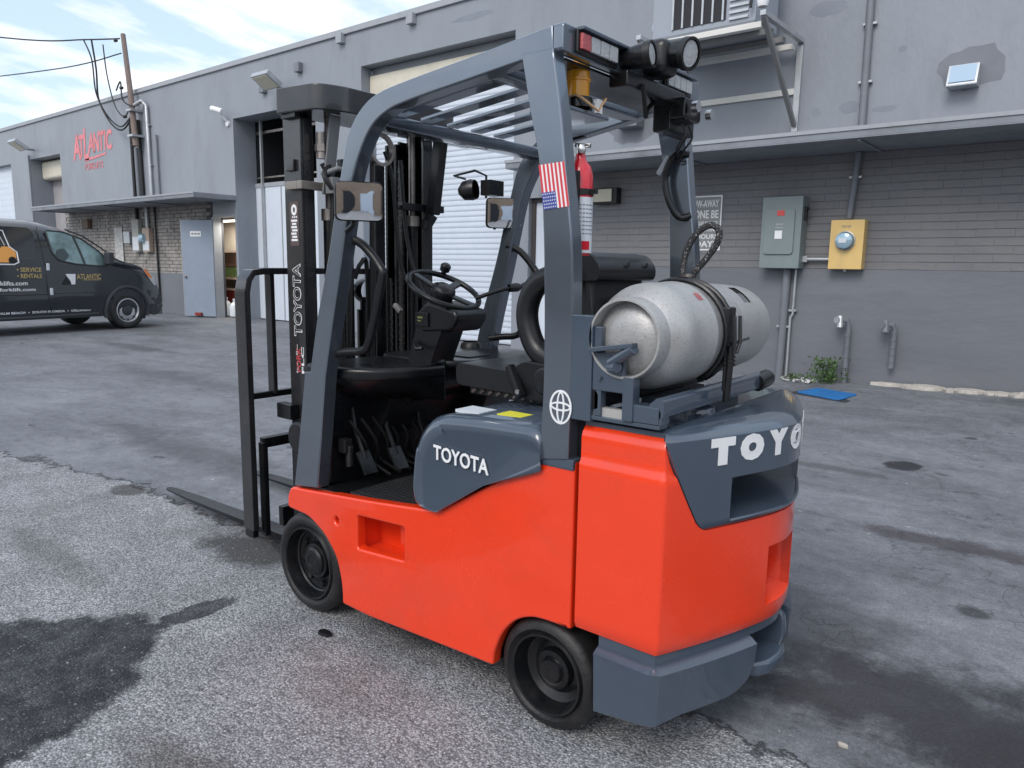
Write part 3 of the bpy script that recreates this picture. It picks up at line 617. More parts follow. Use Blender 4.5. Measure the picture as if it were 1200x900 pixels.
# grey disconnect box
eb = thing('electrical_box', (-3.66, WY, 1.52), 'tall grey electrical disconnect box with red and white labels on the wall', 'electrical box')
b_ = MB(); b_.box((-3.95, WY-0.24, 1.53), (-3.40, WY-0.001, 2.50)); part('casing', b_, BOXG, eb, bevel=0.012)
plate('cover', roundpoly([(-3.90, 1.72), (-3.49, 1.72), (-3.49, 2.33), (-3.90, 2.33)], 0.05), [], (0, WY-0.252, 0), (1, 0, 0), (0, 0, 1), 0.022, 0.006, BOXG, eb)
b_ = MB(); b_.box((-3.73, WY-0.269, 2.24), (-3.63, WY-0.264, 2.31)); part('warning_label', b_, mat('label_red', (0.6, 0.08, 0.07), 0.5), eb)
b_ = MB(); b_.box((-3.745, WY-0.269, 1.93), (-3.645, WY-0.264, 2.04)); part('paper_label', b_, WHITE, eb)
b_ = MB(); text_into(b_, 'DANGER', (-3.735, WY-0.2685, 2.11), (1, 0, 0), (0, 0, 1), 0.025, 0.1, 0, 0.002); text_into(b_, 'HIGH', (-3.735, WY-0.2685, 2.07), (1, 0, 0), (0, 0, 1), 0.02, 0.1, 0, 0.002); part('print', b_, LABELW, eb, smooth=0)
b_ = MB(); b_.box((-3.40, WY-0.16, 2.18), (-3.37, WY-0.10, 2.36)); b_.tube([(-3.38, WY-0.13, 2.3), (-3.33, WY-0.2, 2.34)], 0.014, 8); part('switch_lever', b_, CABLE, eb, bevel=0.004)
# yellow meter box
yb = thing('meter_box', (-2.83, WY, 1.53), 'yellow painted electricity meter box with round glass meter', 'meter box')
b_ = MB(); b_.box((-3.04, WY-0.17, 1.53), (-2.62, WY-0.001, 2.17)); part('casing', b_, BOXY, yb, bevel=0.01)
b_ = MB(); b_.lathe([(0, 0.125), (0.025, 0.125), (0.03, 0.115)], (-2.84, WY-0.17, 1.90), (0, -1, 0), 28); part('meter_ring', b_, GALV, yb)
b_ = MB(); b_.lathe([(0.02, 0.11), (0.09, 0.103), (0.105, 0.08), (0.11, 0)], (-2.84, WY-0.17, 1.90), (0, -1, 0), 28); part('meter_glass', b_, mat('meter_glass', (0.35, 0.5, 0.6), 0.1, metal=0.3), yb)
b_ = MB(); b_.box((-2.90, WY-0.284, 1.87), (-2.80, WY-0.279, 1.93)); part('meter_dial', b_, LABELW, yb)
b_ = MB(); b_.tube([(-2.84, WY-0.09, 1.535), (-2.84, WY-0.09, 1.50)], 0.02, 8); part('seal', b_, GALV, yb)
b_ = MB(); text_into(b_, 'METER', (-2.90, WY-0.1705, 2.07), (1, 0, 0), (0, 0, 1), 0.025, 0.12, 0, 0.002); part('print', b_, LABELG, yb, smooth=0)
# poster
ps = thing('notice_sign', (-4.9, WY, 1.78), 'black and white tow away notice on the wall behind the rear pillar', 'sign')
b_ = MB(); b_.box((-5.20, WY-0.012, 1.78), (-4.64, WY-0.001, 2.58)); part('board', b_, mat('notice_black', (0.24, 0.25, 0.25), 0.5), ps)
b_ = MB()
for a_, c_ in (((-5.20, 1.78), (-4.64, 1.80)), ((-5.20, 2.56), (-4.64, 2.58)), ((-5.20, 1.80), (-5.18, 2.56)), ((-4.66, 1.80), (-4.64, 2.56))): b_.box((a_[0], WY-0.015, a_[1]), (c_[0], WY-0.0122, c_[1]))
part('border', b_, WHITE, ps)
b_ = MB()
for t_, z_, h_ in (('TOW-AWAY', 2.41, 0.11), ('ZONE BE', 2.25, 0.12), ('VEHICLES PARKED', 2.15, 0.055), ('OWNER EXPENSE', 2.06, 0.055), ('24 HOURS', 1.95, 0.07), ('7 DAYS', 1.83, 0.09)):
    text_into(b_, t_, (-4.92, WY-0.0125, z_), (1, 0, 0), (0, 0, 1), h_, 0.46, 0.02, 0.003, align='C')
part('lettering', b_, WHITE, ps, smooth=0)
# AC bracket and unit
br = thing('wall_bracket', (-4.4, WY, 3.37), 'white and grey steel bracket platform carrying the air conditioner on the upper wall', 'bracket')
for x in (-5.35, -3.66):
    b_ = MB(); b_.box((x-0.04, WY-0.05, 3.37), (x+0.04, WY-0.001, 4.48)); part('upright', b_, COPING if x < -5 else GALV, br, bevel=0.004)
    b_ = MB(); b_.obox((x, 9.25, 4.53), (x, WY-0.06, 3.45), 0.055, 0.06); part('strut', b_, STEEL if False else mat('bracket_grey', (0.24, 0.24, 0.24), 0.5, metal=0.3), br, bevel=0.004)
    b_ = MB(); b_.box((x-0.035, 9.22, 4.52), (x+0.035, WY-0.001, 4.58)); part('side_rail', b_, GALV, br, bevel=0.004)
b_ = MB(); b_.box((-5.31, WY-0.045, 3.86), (-3.70, WY-0.002, 3.94)); part('wall_rail', b_, mat('bracket_white', (0.66, 0.65, 0.61), 0.5, var=0.06), br, bevel=0.004)
for y_, m_ in ((9.29, 'bracket_white'), (9.62, 'bracket_grey'), (10.05, 'bracket_grey'), (10.42, 'bracket_white')):
    b_ = MB(); b_.box((-5.31, y_, 4.41), (-3.70, y_+0.10, 4.48)); part('platform_bar', b_, MATS[m_], br, bevel=0.004)
ac = thing('air_conditioner', (-4.5, 9.8, 4.64), 'grey air conditioning unit with dark grille on the bracket', 'air conditioner')
b_ = MB(); b_.box((-5.30, 9.50, 4.53), (-3.86, 10.25, 5.65)); part('casing', b_, mat('ac_case', (0.30, 0.33, 0.38), 0.5), ac, bevel=0.02)
b_ = MB(); b_.box((-5.32, 9.44, 4.485), (-3.84, 10.3, 4.56)); part('base_tray', b_, CONDG, ac, bevel=0.008)
b_ = MB(); b_.box((-5.0, 9.49, 4.64), (-4.25, 9.499, 5.6)); part('grille_back', b_, DARK, ac)
for i in range(6):
    b_ = MB(); b_.box((-5.0+i*0.14, 9.475, 4.64), (-4.975+i*0.14, 9.489, 5.6)); part('grille_bar', b_, GALV, ac)
for i in range(12):
    b_ = MB(); b_.box((-4.20, 9.475, 4.62+i*0.075), (-3.95, 9.499, 4.65+i*0.075)); part('louvre', b_, GALV, ac)
b_ = MB(); b_.tube([(-3.9, 9.42, 4.7), (-3.86, 9.41, 5.3), (-3.84, 9.42, 5.8)], 0.02, 8); part('hose', b_, CABLE, ac)
b_ = MB(); b_.lathe([(0, 0.055), (0.05, 0.07), (0.12, 0.07), (0.13, 0)], (-3.70, 9.30, 4.64), (0, 0, 1), 14); tag(part('cap_fitting', b_, WHITE, None), 'small white plastic cap at the bracket corner by the air conditioner', 'fitting')
# little dome lamp left of AC
dm = thing('wall_lamp', (-5.62, WY, 4.8), 'small white dome lamp on a short arm left of the air conditioner', 'lamp')
b_ = MB(); b_.lathe([(0.0, 0.13), (0.03, 0.14), (0.18, 0.12), (0.24, 0.05), (0.25, 0)], (-5.50, WY-0.5, 4.86), (0, 0, 1), 18); part('globe', b_, LABELW, dm)
b_ = MB(); b_.tube([(-5.5, WY-0.001, 4.6), (-5.5, WY-0.45, 4.6), (-5.50, WY-0.5, 4.87)], 0.02, 8); part('arm', b_, CONDG, dm)
# wall packs
def wallpack(x, z, w, h, d, label, body=CONDG, face=None):
    t_ = thing('wall_lamp', (x, WY, z), label, 'lamp')
    b_ = MB(); b_.prism([(0, 0), (0, h), (-d*0.55, h), (-d, h*0.12), (-d, 0)], (x-w/2, WY-0.001, z), (0, 1, 0), (0, 0, 1), (1, 0, 0), w); part('housing', b_, body, t_, bevel=0.008)
    if face:
        b_ = MB(); p0 = Vector((x, WY-0.001-d*0.55-0.004, z+h*0.95)); p1 = Vector((x, WY-0.001-d-0.004, z+h*0.16)); b_.obox(p0, p1, w*0.84, 0.012, up=(0, -1, 0.3)); part('lens', b_, face, t_, bevel=0.003)
    return t_
wallpack(-1.69, 3.68, 0.32, 0.26, 0.22, 'silver wall pack light with pale blue cover on the right upper wall', GALV, mat('pale_blue_cover', (0.36, 0.48, 0.60), 0.3))
wallpack(-6.2, 3.66, 0.40, 0.26, 0.24, 'grey wall pack light seen between the rear pillars of the forklift', CONDG, MATS['pale_blue_cover'])
lf = thing('wall_lamp', (-6.58, WY, 2.51), 'cream rectangular bulkhead lamp below the right awning', 'lamp')
b_ = MB(); b_.box((-6.80, WY-0.15, 2.52), (-6.36, WY-0.001, 2.77)); part('housing', b_, CABLE, lf, bevel=0.01)
b_ = MB(); b_.box((-6.84, WY-0.18, 2.55), (-6.44, WY-0.151, 2.75)); part('lens', b_, LAMPC, lf, bevel=0.01)
def floodlight(x, z, label, s=1.0):
    t_ = thing('floodlight', (x, WY, z), label, 'floodlight')
    M_ = Matrix.Translation((x, WY-0.45*s, z)) @ Matrix.Rotation(radians(-32), 4, 'X')
    b_ = MB(); b_.box((-0.32*s, -0.22*s, -0.06*s), (0.32*s, 0.22*s, 0.06*s), M_); part('housing', b_, GALV, t_, bevel=0.02)
    b_ = MB(); b_.box((-0.27*s, -0.18*s, -0.07*s), (0.27*s, 0.18*s, -0.061*s), M_); part('lens', b_, LAMPC, t_)
    b_ = MB(); b_.tube([(x, WY-0.001, z-0.1*s), (x, WY-0.25*s, z-0.1*s), (x, WY-0.4*s, z)], 0.03*s, 8); part('arm', b_, CONDG, t_)
floodlight(-15.45, 5.56, 'bronze and grey floodlight above the middle bay opening')
floodlight(-30.7, 5.45, 'grey floodlight above the far left bay opening', 1.1)
for (x, z, lab) in ((-16.2, 5.45, 'small grey junction box left of the floodlight'), (-14.8, 5.72, 'small grey junction box right of the floodlight'), (-13.3, 6.08, 'pale junction box just below the parapet left of the roller door'), (-11.15, 6.08, 'pale junction box just below the parapet above the roller door')):
    b_ = MB(); b_.box((x-0.09, WY-0.12, z), (x+0.09, WY-0.001, z+0.2)); tag(part('junction_box', b_, COPING if x > -14 else CONDG, None, bevel=0.008), lab, 'junction box')
sc_ = thing('security_camera', (-17.95, WY, 5.1), 'white security camera on the wall beside the middle bay', 'camera')
b_ = MB(); b_.tube([(-18.1, WY-0.30, 5.28), (-17.75, WY-0.22, 5.18)], 0.07, 10); part('housing', b_, WHITE, sc_, bevel=0.01)
b_ = MB(); b_.tube([(-17.9, WY-0.22, 5.2), (-17.85, WY-0.1, 5.02), (-17.85, WY-0.001, 4.95)], 0.03, 8); b_.lathe([(0, .07), (.05, .07), (.06, 0)], (-17.85, WY-0.001, 4.93), (0, -1, 0), 12); part('mount', b_, WHITE, sc_)
# left meters
def meterbox(x, z0, z1, w, label, m, cyl=True, d=0.14):
    t_ = thing('meter_box', (x, WY, z0), label, 'meter box')
    b_ = MB(); b_.box((x-w/2, WY-d, z0), (x+w/2, WY-0.015, z1)); part('casing', b_, m, t_, bevel=0.01)
    b_ = MB(); b_.box((x-w/2+0.02, WY-d-0.008, z0+0.04), (x+w/2-0.02, WY-d-0.0005, z0+(z1-z0)*0.45)); part('cover', b_, LABELW, t_, bevel=0.003)
    if cyl:
        b_ = MB(); b_.lathe([(0, 0.14), (0.1, 0.13), (0.14, 0.08), (0.145, 0)], (x-0.12, WY-d, (z0+z1)/2+0.05), (0, -1, 0), 16); part('meter_glass', b_, MATS['meter_glass'], t_)
PINK = mat('faded_pink_box', (0.42, 0.33, 0.27), 0.6, var=0.1)
meterbox(-22.35, 1.75, 2.44, 0.42, 'pinkish meter box with round meter under the left awning', PINK)
meterbox(-23.0, 1.76, 2.70, 0.42, 'tall pale grey electrical box left of the pink meter box', mat('pale_box', (0.38, 0.38, 0.35), 0.6, var=0.1), False)
b_ = MB(); b_.box((-23.75, WY-0.16, 2.0), (-23.35, WY-0.015, 2.35)); tag(part('meter_box', b_, GALV, None, bevel=0.01), 'small silver meter box left of the tall pale box', 'meter box')
b_ = MB(); b_.box((-24.65, WY-0.03, 1.3), (-24.1, WY-0.015, 2.5)); tag(part('notice_sign', b_, mat('faded_notice', (0.45, 0.45, 0.44), 0.7, var=0.35, vscale=14), None), 'faded white notice board on the pale bricks above the van nose', 'sign')
b_ = MB(); b_.box((-26.75, WY-0.14, 2.5), (-26.3, WY-0.015, 2.8)); tag(part('wall_lamp', b_, mat('rusty_box', (0.14, 0.10, 0.07), 0.7, var=0.3), None, bevel=0.01), 'brown box lamp on the pale bricks under the left awning', 'lamp')
# standpipes
def standpipe(x, z0, z1, label):
    t_ = thing('standpipe', (x, WY-0.12, z0), label, 'pipe')
    b_ = MB(); b_.tube([(x, WY-0.10, z0), (x, WY-0.10, z1-0.06), (x-0.02, WY-0.12, z1), (x-0.10, WY-0.16, z1+0.01)], 0.035, 10); part('pipe', b_, CONDG, t_)
    b_ = MB(); b_.tube([(x-0.08, WY-0.2, z1-0.10), (x-0.10, WY-0.16, z1+0.05)], 0.04, 10); b_.lathe([(0, 0.045), (0.02, 0.045), (0.02, 0)], (x-0.12, WY-0.2, z1), (-0.5, -1, 0), 10); part('valve', b_, GALV if z0 < 0.2 else CONDG, t_)
    b_ = MB()
    for i in range(5): b_.lathe([(0, 0.042), (0.02, 0.042)], (x, WY-0.10, z0+0.08+i*(z1-z0)/6), (0, 0, 1), 10)
    part('coupling', b_, CONDG, t_)
standpipe(-2.73, 0.0, 0.86, 'grey standpipe with valve rising from the weeds by the wall'); standpipe(-2.17, 0.27, 0.83, 'short grey pipe stub on the wall right of the standpipe')

# blue cover, rubble, weeds, litter
bc = thing('utility_cover', (-2.6, 9.3, 0.02), 'blue painted utility cover plate set in the asphalt', 'cover')
plate('plate', roundpoly([(-2.93, 9.22), (-2.36, 8.98), (-2.30, 9.55), (-2.82, 9.72)], 0.05), [], (0, 0, 0.028), (1, 0, 0), (0, 1, 0), 0.016, 0.004, BLUE, bc)
plate('rim', roundpoly([(-3.02, 9.20), (-2.27, 8.90), (-2.20, 9.60), (-2.86, 9.80)], 0.04), [], (0, 0, 0.008), (1, 0, 0), (0, 1, 0), 0.02, 0.004, mat('cover_rim', (0.04, 0.04, 0.045), 0.8), bc)
rb = MB(); rng = random.Random(3); x = -2.3
while x < 4:
    L_ = rng.uniform(0.12, 0.35); zz = gz(x, 10.5)
    w_ = rng.uniform(0.05, 0.14)*min(1, (x+2.6)/1.0)+0.02
    n = 7; pts = [(x+L_*0.55*cos(2*pi*k/n)*rng.uniform(.8, 1.15), 10.60-w_+w_*sin(2*pi*k/n)*rng.uniform(.8, 1.1)) for k in range(n)]
    rb.prism(pts, (0, 0, zz-0.01), (1, 0, 0), (0, 1, 0), (0, 0, 1), rng.uniform(0.03, 0.06)); x += L_*0.8
tag(part('broken_edging', rb, CONC, None, bevel=0.006), 'broken strip of pale concrete edging along the foot of the right wall', 'edging')
wd = MB(); rng = random.Random(5)
def leaf(mb, p, d, L_, w_):
    d = Vector(d).normalized(); s_ = d.cross(Vector((rng.random()-.5, rng.random()-.5, rng.random()-.5))).normalized()
    p = Vector(p); mb.add([p, p+d*L_*0.5+s_*w_, p+d*L_, p+d*L_*0.5-s_*w_], [(0, 1, 2, 3)])
for k in range(230):
    bx_, by_ = rng.gauss(-2.93, 0.10), rng.gauss(10.42, 0.07); h_ = rng.uniform(0.02, 0.33)
    leaf(wd, (bx_, min(by_, 10.58), h_), (rng.uniform(-1, 1), rng.uniform(-1, .5), rng.uniform(-.2, 1)), rng.uniform(.04, .10), rng.uniform(.008, .018))
for k in range(130):
    leaf(wd, (rng.uniform(-3.45, -2.8), rng.uniform(10.2, 10.55), rng.uniform(0.0, 0.08)), (rng.uniform(-1, 1), rng.uniform(-1, .5), rng.uniform(0, 1)), rng.uniform(.04, .09), .012)
for k in range(9): wd.tube([(-2.93+rng.uniform(-.04, .04), 10.45, 0), (-2.93+rng.gauss(0, .12), 10.42, rng.uniform(.2, .36))], 0.003, 4)
tag(part('weed_plant', wd, LEAF, None, smooth=0), 'green weeds growing at the foot of the wall by the standpipe', 'plant')
lt = MB()
for k in range(26):
    x_, y_ = rng.uniform(-3.5, -3.0), rng.uniform(10.05, 10.5); s_ = rng.uniform(.015, .05)
    vs = [(x_+rng.gauss(0, s_), y_+rng.gauss(0, s_), 0.01+rng.random()*.05) for _ in range(4)]; lt.add(vs, [(0, 1, 2), (0, 2, 3), (0, 3, 1), (1, 3, 2)])
o_ = part('litter', lt, TRASH, None, smooth=0); tag(o_, 'scraps of pale litter and rubble beside the weeds', 'litter'); o_['kind'] = 'stuff'
# loose stones
st = MB(); rng = random.Random(11)
def pebble(mb, x, y, s_):
    a = rng.uniform(0, pi); vs = []
    for k in range(5): vs.append((x+s_*cos(a+k*1.257)*rng.uniform(.7, 1.2), y+s_*sin(a+k*1.257)*rng.uniform(.7, 1.2), gz(x, y)-0.001))
    vs.append((x+s_*.2, y, gz(x, y)+s_*rng.uniform(.5, .9))); vs.append((x-s_*.3, y+.2*s_, gz(x, y)+s_*rng.uniform(.4, .8)))
    mb.add(vs, [(0, 1, 5), (1, 2, 5), (2, 6, 5), (2, 3, 6), (3, 4, 6), (4, 0, 6), (0, 5, 6)])
for k in range(4200):
    x_, y_ = rng.uniform(-5.2, -0.3), rng.uniform(0.3, 2.15)
    if ((x_+2.98)/.56)**2+((y_-.55)/.78)**2 < 1.1 and rng.random() < .9: continue
    pebble(st, x_, y_, rng.choice((.002, .003, .003, .004, .005, .007)))
for k in range(90):
    pebble(st, rng.uniform(-3.6, -2.3), rng.uniform(0.5, 1.6), rng.choice((.003, .004, .007)))
for k in range(260): pebble(st, rng.uniform(-7, 2), 2.3+9*rng.random()**1.5*0.9, rng.choice((.005, .007, .012)))
o_ = part('loose_gravel', st, mat('gravel_stone', (0.22, 0.225, 0.24), 0.8, var=0.6, vscale=30), None, smooth=0); tag(o_, 'loose grit scattered over the worn asphalt', 'gravel'); o_['kind'] = 'stuff'
for (cx_, cy_, s_, lab) in ((-2.36, 1.74, 0.026, 'dark lump of asphalt beside the front wheel'), (-0.52, 2.36, 0.012, 'small pale asphalt chip at the patch edge, bottom right')):
    b_ = MB(); pts = [(cx_+s_*cos(t*.7)*rng.uniform(.8, 1.3)*1.4, cy_+s_*sin(t*.7)*rng.uniform(.6, 1)) for t in range(9)]; b_.prism(pts, (0, 0, 0), (1, 0, 0), (0, 1, 0), (0, 0, 1), 0.012)
    tag(part('asphalt_lump', b_, BLACK if cx_ < -1 else CONC, None, bevel=0.004), lab, 'lump')

# utility pole and cables
up_ = thing('utility_pole', (-22.45, WY-0.25, 4.6), 'leaning brown wooden utility mast rising above the parapet', 'utility pole')
b_ = MB(); b_.tube([(-22.42, WY-0.22, 4.75), (-22.56, WY-0.22, 6.2), (-22.80, WY-0.22, 7.85)], [0.085, 0.075, 0.065], 12); part('mast', b_, WOODP, up_)
b_ = MB()
for z_ in (5.0, 5.7):
    b_ = MB(); b_.box((-22.62, WY-0.36, z_), (-22.32, WY-0.002, z_+0.06)); part('bracket', b_, GALV, up_)
for z_ in (5.55, 6.35, 7.65):
    b_ = MB(); b_.lathe([(0, .03), (.03, .045), (.06, .03), (.09, .045), (.12, .02)], (-22.78+(7.85-z_)*0.13-0.08, WY-0.38, z_), (-1, -.3, 0), 10); part('insulator', b_, CABLE, up_)
def cable(pts, r, label, group='overhead cables at the utility pole'):
    b_ = MB(); b_.tube(catmull(pts, 6), r, 5); tag(part('cable', b_, CABLE, None), label, 'cable', group)
cable([(-22.85, WY-.3, 7.72), (-24.3, 10, 7.86), (-27, 9.3, 8.15), (-34, 7.5, 9.4)], .022, 'upper overhead cable running off to the left from the mast top')
cable([(-22.8, WY-.3, 7.32), (-26, 10, 7.32), (-33, 8.8, 7.6)], .018, 'lower overhead cable running off to the left')
cable([(-24.4, 10, 7.85), (-24.2, 10.1, 7.3), (-24.3, 10.2, 6.4), (-23.9, 10.3, 5.75), (-23.2, 10.35, 5.35), (-22.65, 10.4, 5.55)], .022, 'drooping cable loop left of the mast, ending at the dark conduit')
cable([(-23.9, 10, 7.8), (-23.95, 10.1, 7.0), (-24.15, 10.2, 6.2), (-23.7, 10.3, 5.5), (-23.1, 10.35, 5.25), (-22.6, 10.4, 5.5)], .026, 'second drooping cable loop left of the mast')
cable([(-23.4, 10.1, 7.6), (-23.5, 10.2, 6.8), (-23.35, 10.3, 5.95), (-22.9, 10.35, 5.6), (-22.5, 10.35, 5.85)], .018, 'thin hanging cable nearest the mast')
cable([(-23.2, 10.3, 6.35), (-22.9, 10.3, 6.55), (-22.6, 10.2, 6.0), (-22.2, 10.3, 5.8), (-22.0, 10.45, 5.92)], .022, 'cable bridging from the mast to the silver weatherhead')

# things inside the open doorway
sh = thing('storage_shelf', (-19.4, WY+.8, 0), 'wooden shelf unit inside the open doorway', 'shelf')
for z_ in (0.72, 1.02, 1.75):
    b_ = MB(); b_.box((-20.4, WY+0.55, z_), (-18.3, WY+1.0, z_+0.05)); part('shelf_board', b_, mat('shelf_wood', (0.45, 0.33, 0.25), 0.6), sh)
for x_ in (-20.4, -18.35):
    b_ = MB(); b_.box((x_, WY+0.55, 0), (x_+0.05, WY+0.6, 1.8)); part('shelf_post', b_, DARK, sh)
b_ = MB(); b_.box((-20.1, WY+0.6, 1.08), (-18.6, WY+0.95, 1.35)); tag(part('crate', b_, mat('olive_crate', (0.09, 0.14, 0.04), 0.6, var=0.4, vscale=6), None, bevel=0.02), 'dark green crate on the middle shelf in the doorway', 'crate')
b_ = MB(); b_.box((-20.2, WY+0.6, 0.40), (-18.6, WY+0.95, 0.71)); tag(part('crate', b_, REDBOX, None, bevel=0.02), 'dark red crate under the lowest shelf in the doorway', 'crate')
b_ = MB(); b_.box((-20.2, WY+0.6, 1.36), (-18.6, WY+0.95, 1.74)); tag(part('crate', b_, mat('brown_box', (0.16, 0.08, 0.045), 0.7), None, bevel=0.02), 'brown box stacked on the green crate in the doorway', 'crate')
tl_ = thing('ceiling_lamp', (-19.0, WY+.5, 2.6), 'lit fluorescent tube inside the open doorway', 'lamp')
b_ = MB(); b_.box((-19.9, WY+.40, 2.56), (-18.0, WY+.50, 2.60)); part('tube', b_, mat('lit_tube', (0.9, 0.9, 0.85), 0.5, emit=(1, 0.93, 0.8, 4)), tl_)
b_ = MB(); b_.box((-19.95, WY+.38, 2.602), (-17.95, WY+.52, 2.66)); part('lamp_body', b_, COPING, tl_)
ld = bpy.data.lights.new('tube_light', 'AREA'); ld.shape = 'RECTANGLE'; ld.size = 1.8; ld.size_y = 0.1; ld.energy = 45; ld.color = (1, 0.93, 0.8)
lo = bpy.data.objects.new('tube_light', ld); COL.objects.link(lo); lo.location = (-19.0, WY+.45, 2.55); lo.parent = None
def jug(x, y, s_, lab):
    b_ = MB(); b_.lathe([(0, 0), (0, .13*s_), (.02, .15*s_), (.3*s_, .15*s_), (.38*s_, .10*s_), (.42*s_, .05*s_), (.50*s_, .06*s_), (.51*s_, 0)], (x, y, 0.03), (0, 0, 1), 16)
    tag(part('gas_bottle', b_, LABELW, None), lab, 'gas bottle')
jug(-18.95, WY+0.35, 1.0, 'white gas bottle standing just inside the open doorway'); jug(-18.50, WY+0.35, .95, 'second white gas bottle further right in the doorway')

# ------------------------------------------------------------------ van
def build_van():
    v = thing('delivery_van', (-16.96, 7.45, 0), 'dark navy delivery van with forklift decals parked nose to the warehouse', 'van', org=(0, 0, 0), rz=radians(100))
    top = [(-4.75, 2.0), (-4.6, 2.20), (-2.4, 2.24), (-1.73, 2.24), (-1.49, 2.21), (-1.15, 2.14), (-0.81, 2.01), (-0.46, 1.78), (-0.19, 1.56), (0.0, 1.49), (0.3, 1.41), (0.55, 1.32), (0.70, 1.22), (0.82, 1.07), (0.91, 0.82), (0.95, 0.62), (1.0, 0.50), (1.0, 0.33)]
    def interp(x):
        for (a, b), (c, d) in zip(top, top[1:]):
            if a <= x <= c: return b+(d-b)*(x-a)/(c-a+1e-9)
        return top[0][1] if x < top[0][0] else top[-1][1]
    def inset(x): return 0.0 if x < 0.2 else 0.14*((x-0.2)/0.8)**3
    def ys(x, z): return inset(x)+(0.03 if z < 0.45 else 0)+(max(0, z-1.32)*0.19 if z > 1.32 else 0)+(-0.015 if 0.70 < z < 0.80 else 0)
    def bot(x): return 0.30 if x < 0.45 else 0.30-0.06*(x-.45)
    st_ = [-4.75, -4.6, -4, -3.2, -2.4, -1.73, -1.49, -1.15, -0.81, -0.62, -0.46, -0.3, -0.19, 0, 0.15, 0.3, 0.45, 0.6, 0.7, 0.78, 0.84, 0.9, 0.95, 1.0]
    fr = [0.0, .06, .17, .24, .26, .38, .52, .66, .80, .90, .965, 1.0]
    b = MB(); vs = []; K = 0
    for x in st_:
        t_, bo = interp(x), bot(x); pts = []
        for f in fr:
            z = bo+(t_-bo)*f; y = ys(x, z)
            e = max(0, f-0.86)/0.14; y += 0.30*e*e if x < 0 else 0.10*e*e
            pts.append((y, z))
        pts += [(0.62, t_+0.03 if x < 0 else t_+0.02)]; mir = [(2.1-y, z) for y, z in reversed(pts)]; sec = pts+mir; K = len(sec)
        vs += [(x, y, z) for y, z in sec]
    fs = []
    for i in range(len(st_)-1):
        for k in range(K): fs.append((i*K+k, i*K+(k+1) % K, (i+1)*K+(k+1) % K, (i+1)*K+k))
    fs += [tuple(range(K)), tuple(range((len(st_)-1)*K+K-1, (len(st_)-1)*K-1, -1))]
    b.add(vs, fs); part('body', b, VAN, v, smooth=40)
    def sidepoly(name, poly, off, m, par=v, th=0.006, rad=0, label=None):
        P = roundpoly(poly, rad) if rad else poly
        c = (sum(p[0] for p in P)/len(P), sum(p[1] for p in P)/len(P)); n = len(P); b_ = MB()
        A = [(x, ys(x, z)-off, z) for x, z in P]+[(x, ys(x, z)-off+th, z) for x, z in P]+[(c[0], ys(*c)-off, c[1])]
        b_.add(A, [(i, (i+1) % n, 2*n) for i in range(n)]+[(i, (i+1) % n, n+(i+1) % n, n+i) for i in range(n)])
        return part(name, b_, m, par, smooth=30, label=label)
    def strip(name, pts, w, off, m, par=v, mirror=False):
        b_ = MB(); b_.tube([(x, ys(x, z)-off, z) for x, z in pts], w, 6); return part(name, b_, m, par)
    win = [(-1.55, 2.06), (-1.22, 2.05), (-0.84, 1.92), (-0.52, 1.68), (-0.34, 1.50), (-0.36, 1.38), (-0.60, 1.37), (-1.04, 1.40), (-1.38, 1.47), (-1.49, 1.62)]
    w1 = sidepoly('window', win, 0.006, GLASS, rad=0.05, label='cab side window')
    b_ = MB(); P = roundpoly(win, 0.05); b_.tube([(x, ys(x, z)-0.008, z) for x, z in P], 0.016, 6, closed=True); part('window_seal', b_, VANP, w1)
    strip('window_divider', [(-1.02, 2.0), (-0.93, 1.7), (-0.86, 1.39)], 0.020, 0.012, VANP, w1)
    # seats and wheel seen as shapes behind glass
    sidepoly('seat_shape', [(-1.45, 1.5), (-1.25, 1.46), (-1.15, 1.58), (-1.25, 1.72), (-1.4, 1.68)], 0.0125, mat('glass_seat', (0.05, 0.07, 0.075), 0.2), w1, rad=0.04)
    w2 = sidepoly('side_panel', [(-2.9, 2.10), (-1.87, 2.10), (-1.79, 2.0), (-1.80, 1.52), (-1.86, 1.46), (-2.9, 1.46)], 0.004, mat('van_dark_glass', (0.02, 0.022, 0.028), 0.12, coat=0.5), rad=0.04)
    strip('door_seam', [(-1.70, 2.13), (-1.68, 1.4), (-1.66, 0.75), (-1.60, 0.36)], 0.006, 0.001, CABLE)
    strip('door_seam', [(-0.36, 1.40), (-0.50, 1.0), (-0.62, 0.8), (-0.66, 0.36)], 0.006, 0.001, CABLE)
    strip('sill_trim', [(-4.6, 0.34), (-2, 0.34), (-0.62, 0.36)], 0.035, -0.01, VANP)
    strip('body_crease', [(-4.6, 0.80), (-2, 0.80), (-0.66, 0.82)], 0.020, 0.000, VANP)
    strip('hood_line', [(-0.34, 1.42), (0.1, 1.33), (0.45, 1.20), (0.62, 1.05)], 0.006, 0.001, CABLE)
    strip('windscreen_edge', [(-1.15, 2.10), (-0.8, 1.98), (-0.45, 1.75), (-0.18, 1.53), (0.05, 1.42)], 0.016, 0.000, VANP)
    sidepoly('headlight', [(0.44, 1.32), (0.56, 1.28), (0.72, 1.14), (0.80, 0.95), (0.74, 0.94), (0.60, 1.10)], 0.006, LENS, rad=0.02)
    sidepoly('indicator', [(0.46, 1.31), (0.54, 1.30), (0.68, 1.13), (0.66, 1.09), (0.56, 1.15)], 0.010, ORL, rad=0.01)
    sidepoly('front_bumper', [(0.52, 0.84), (0.90, 0.80), (0.95, 0.60), (0.96, 0.36), (0.80, 0.27), (0.62, 0.27)], 0.008, VANP, rad=0.04)
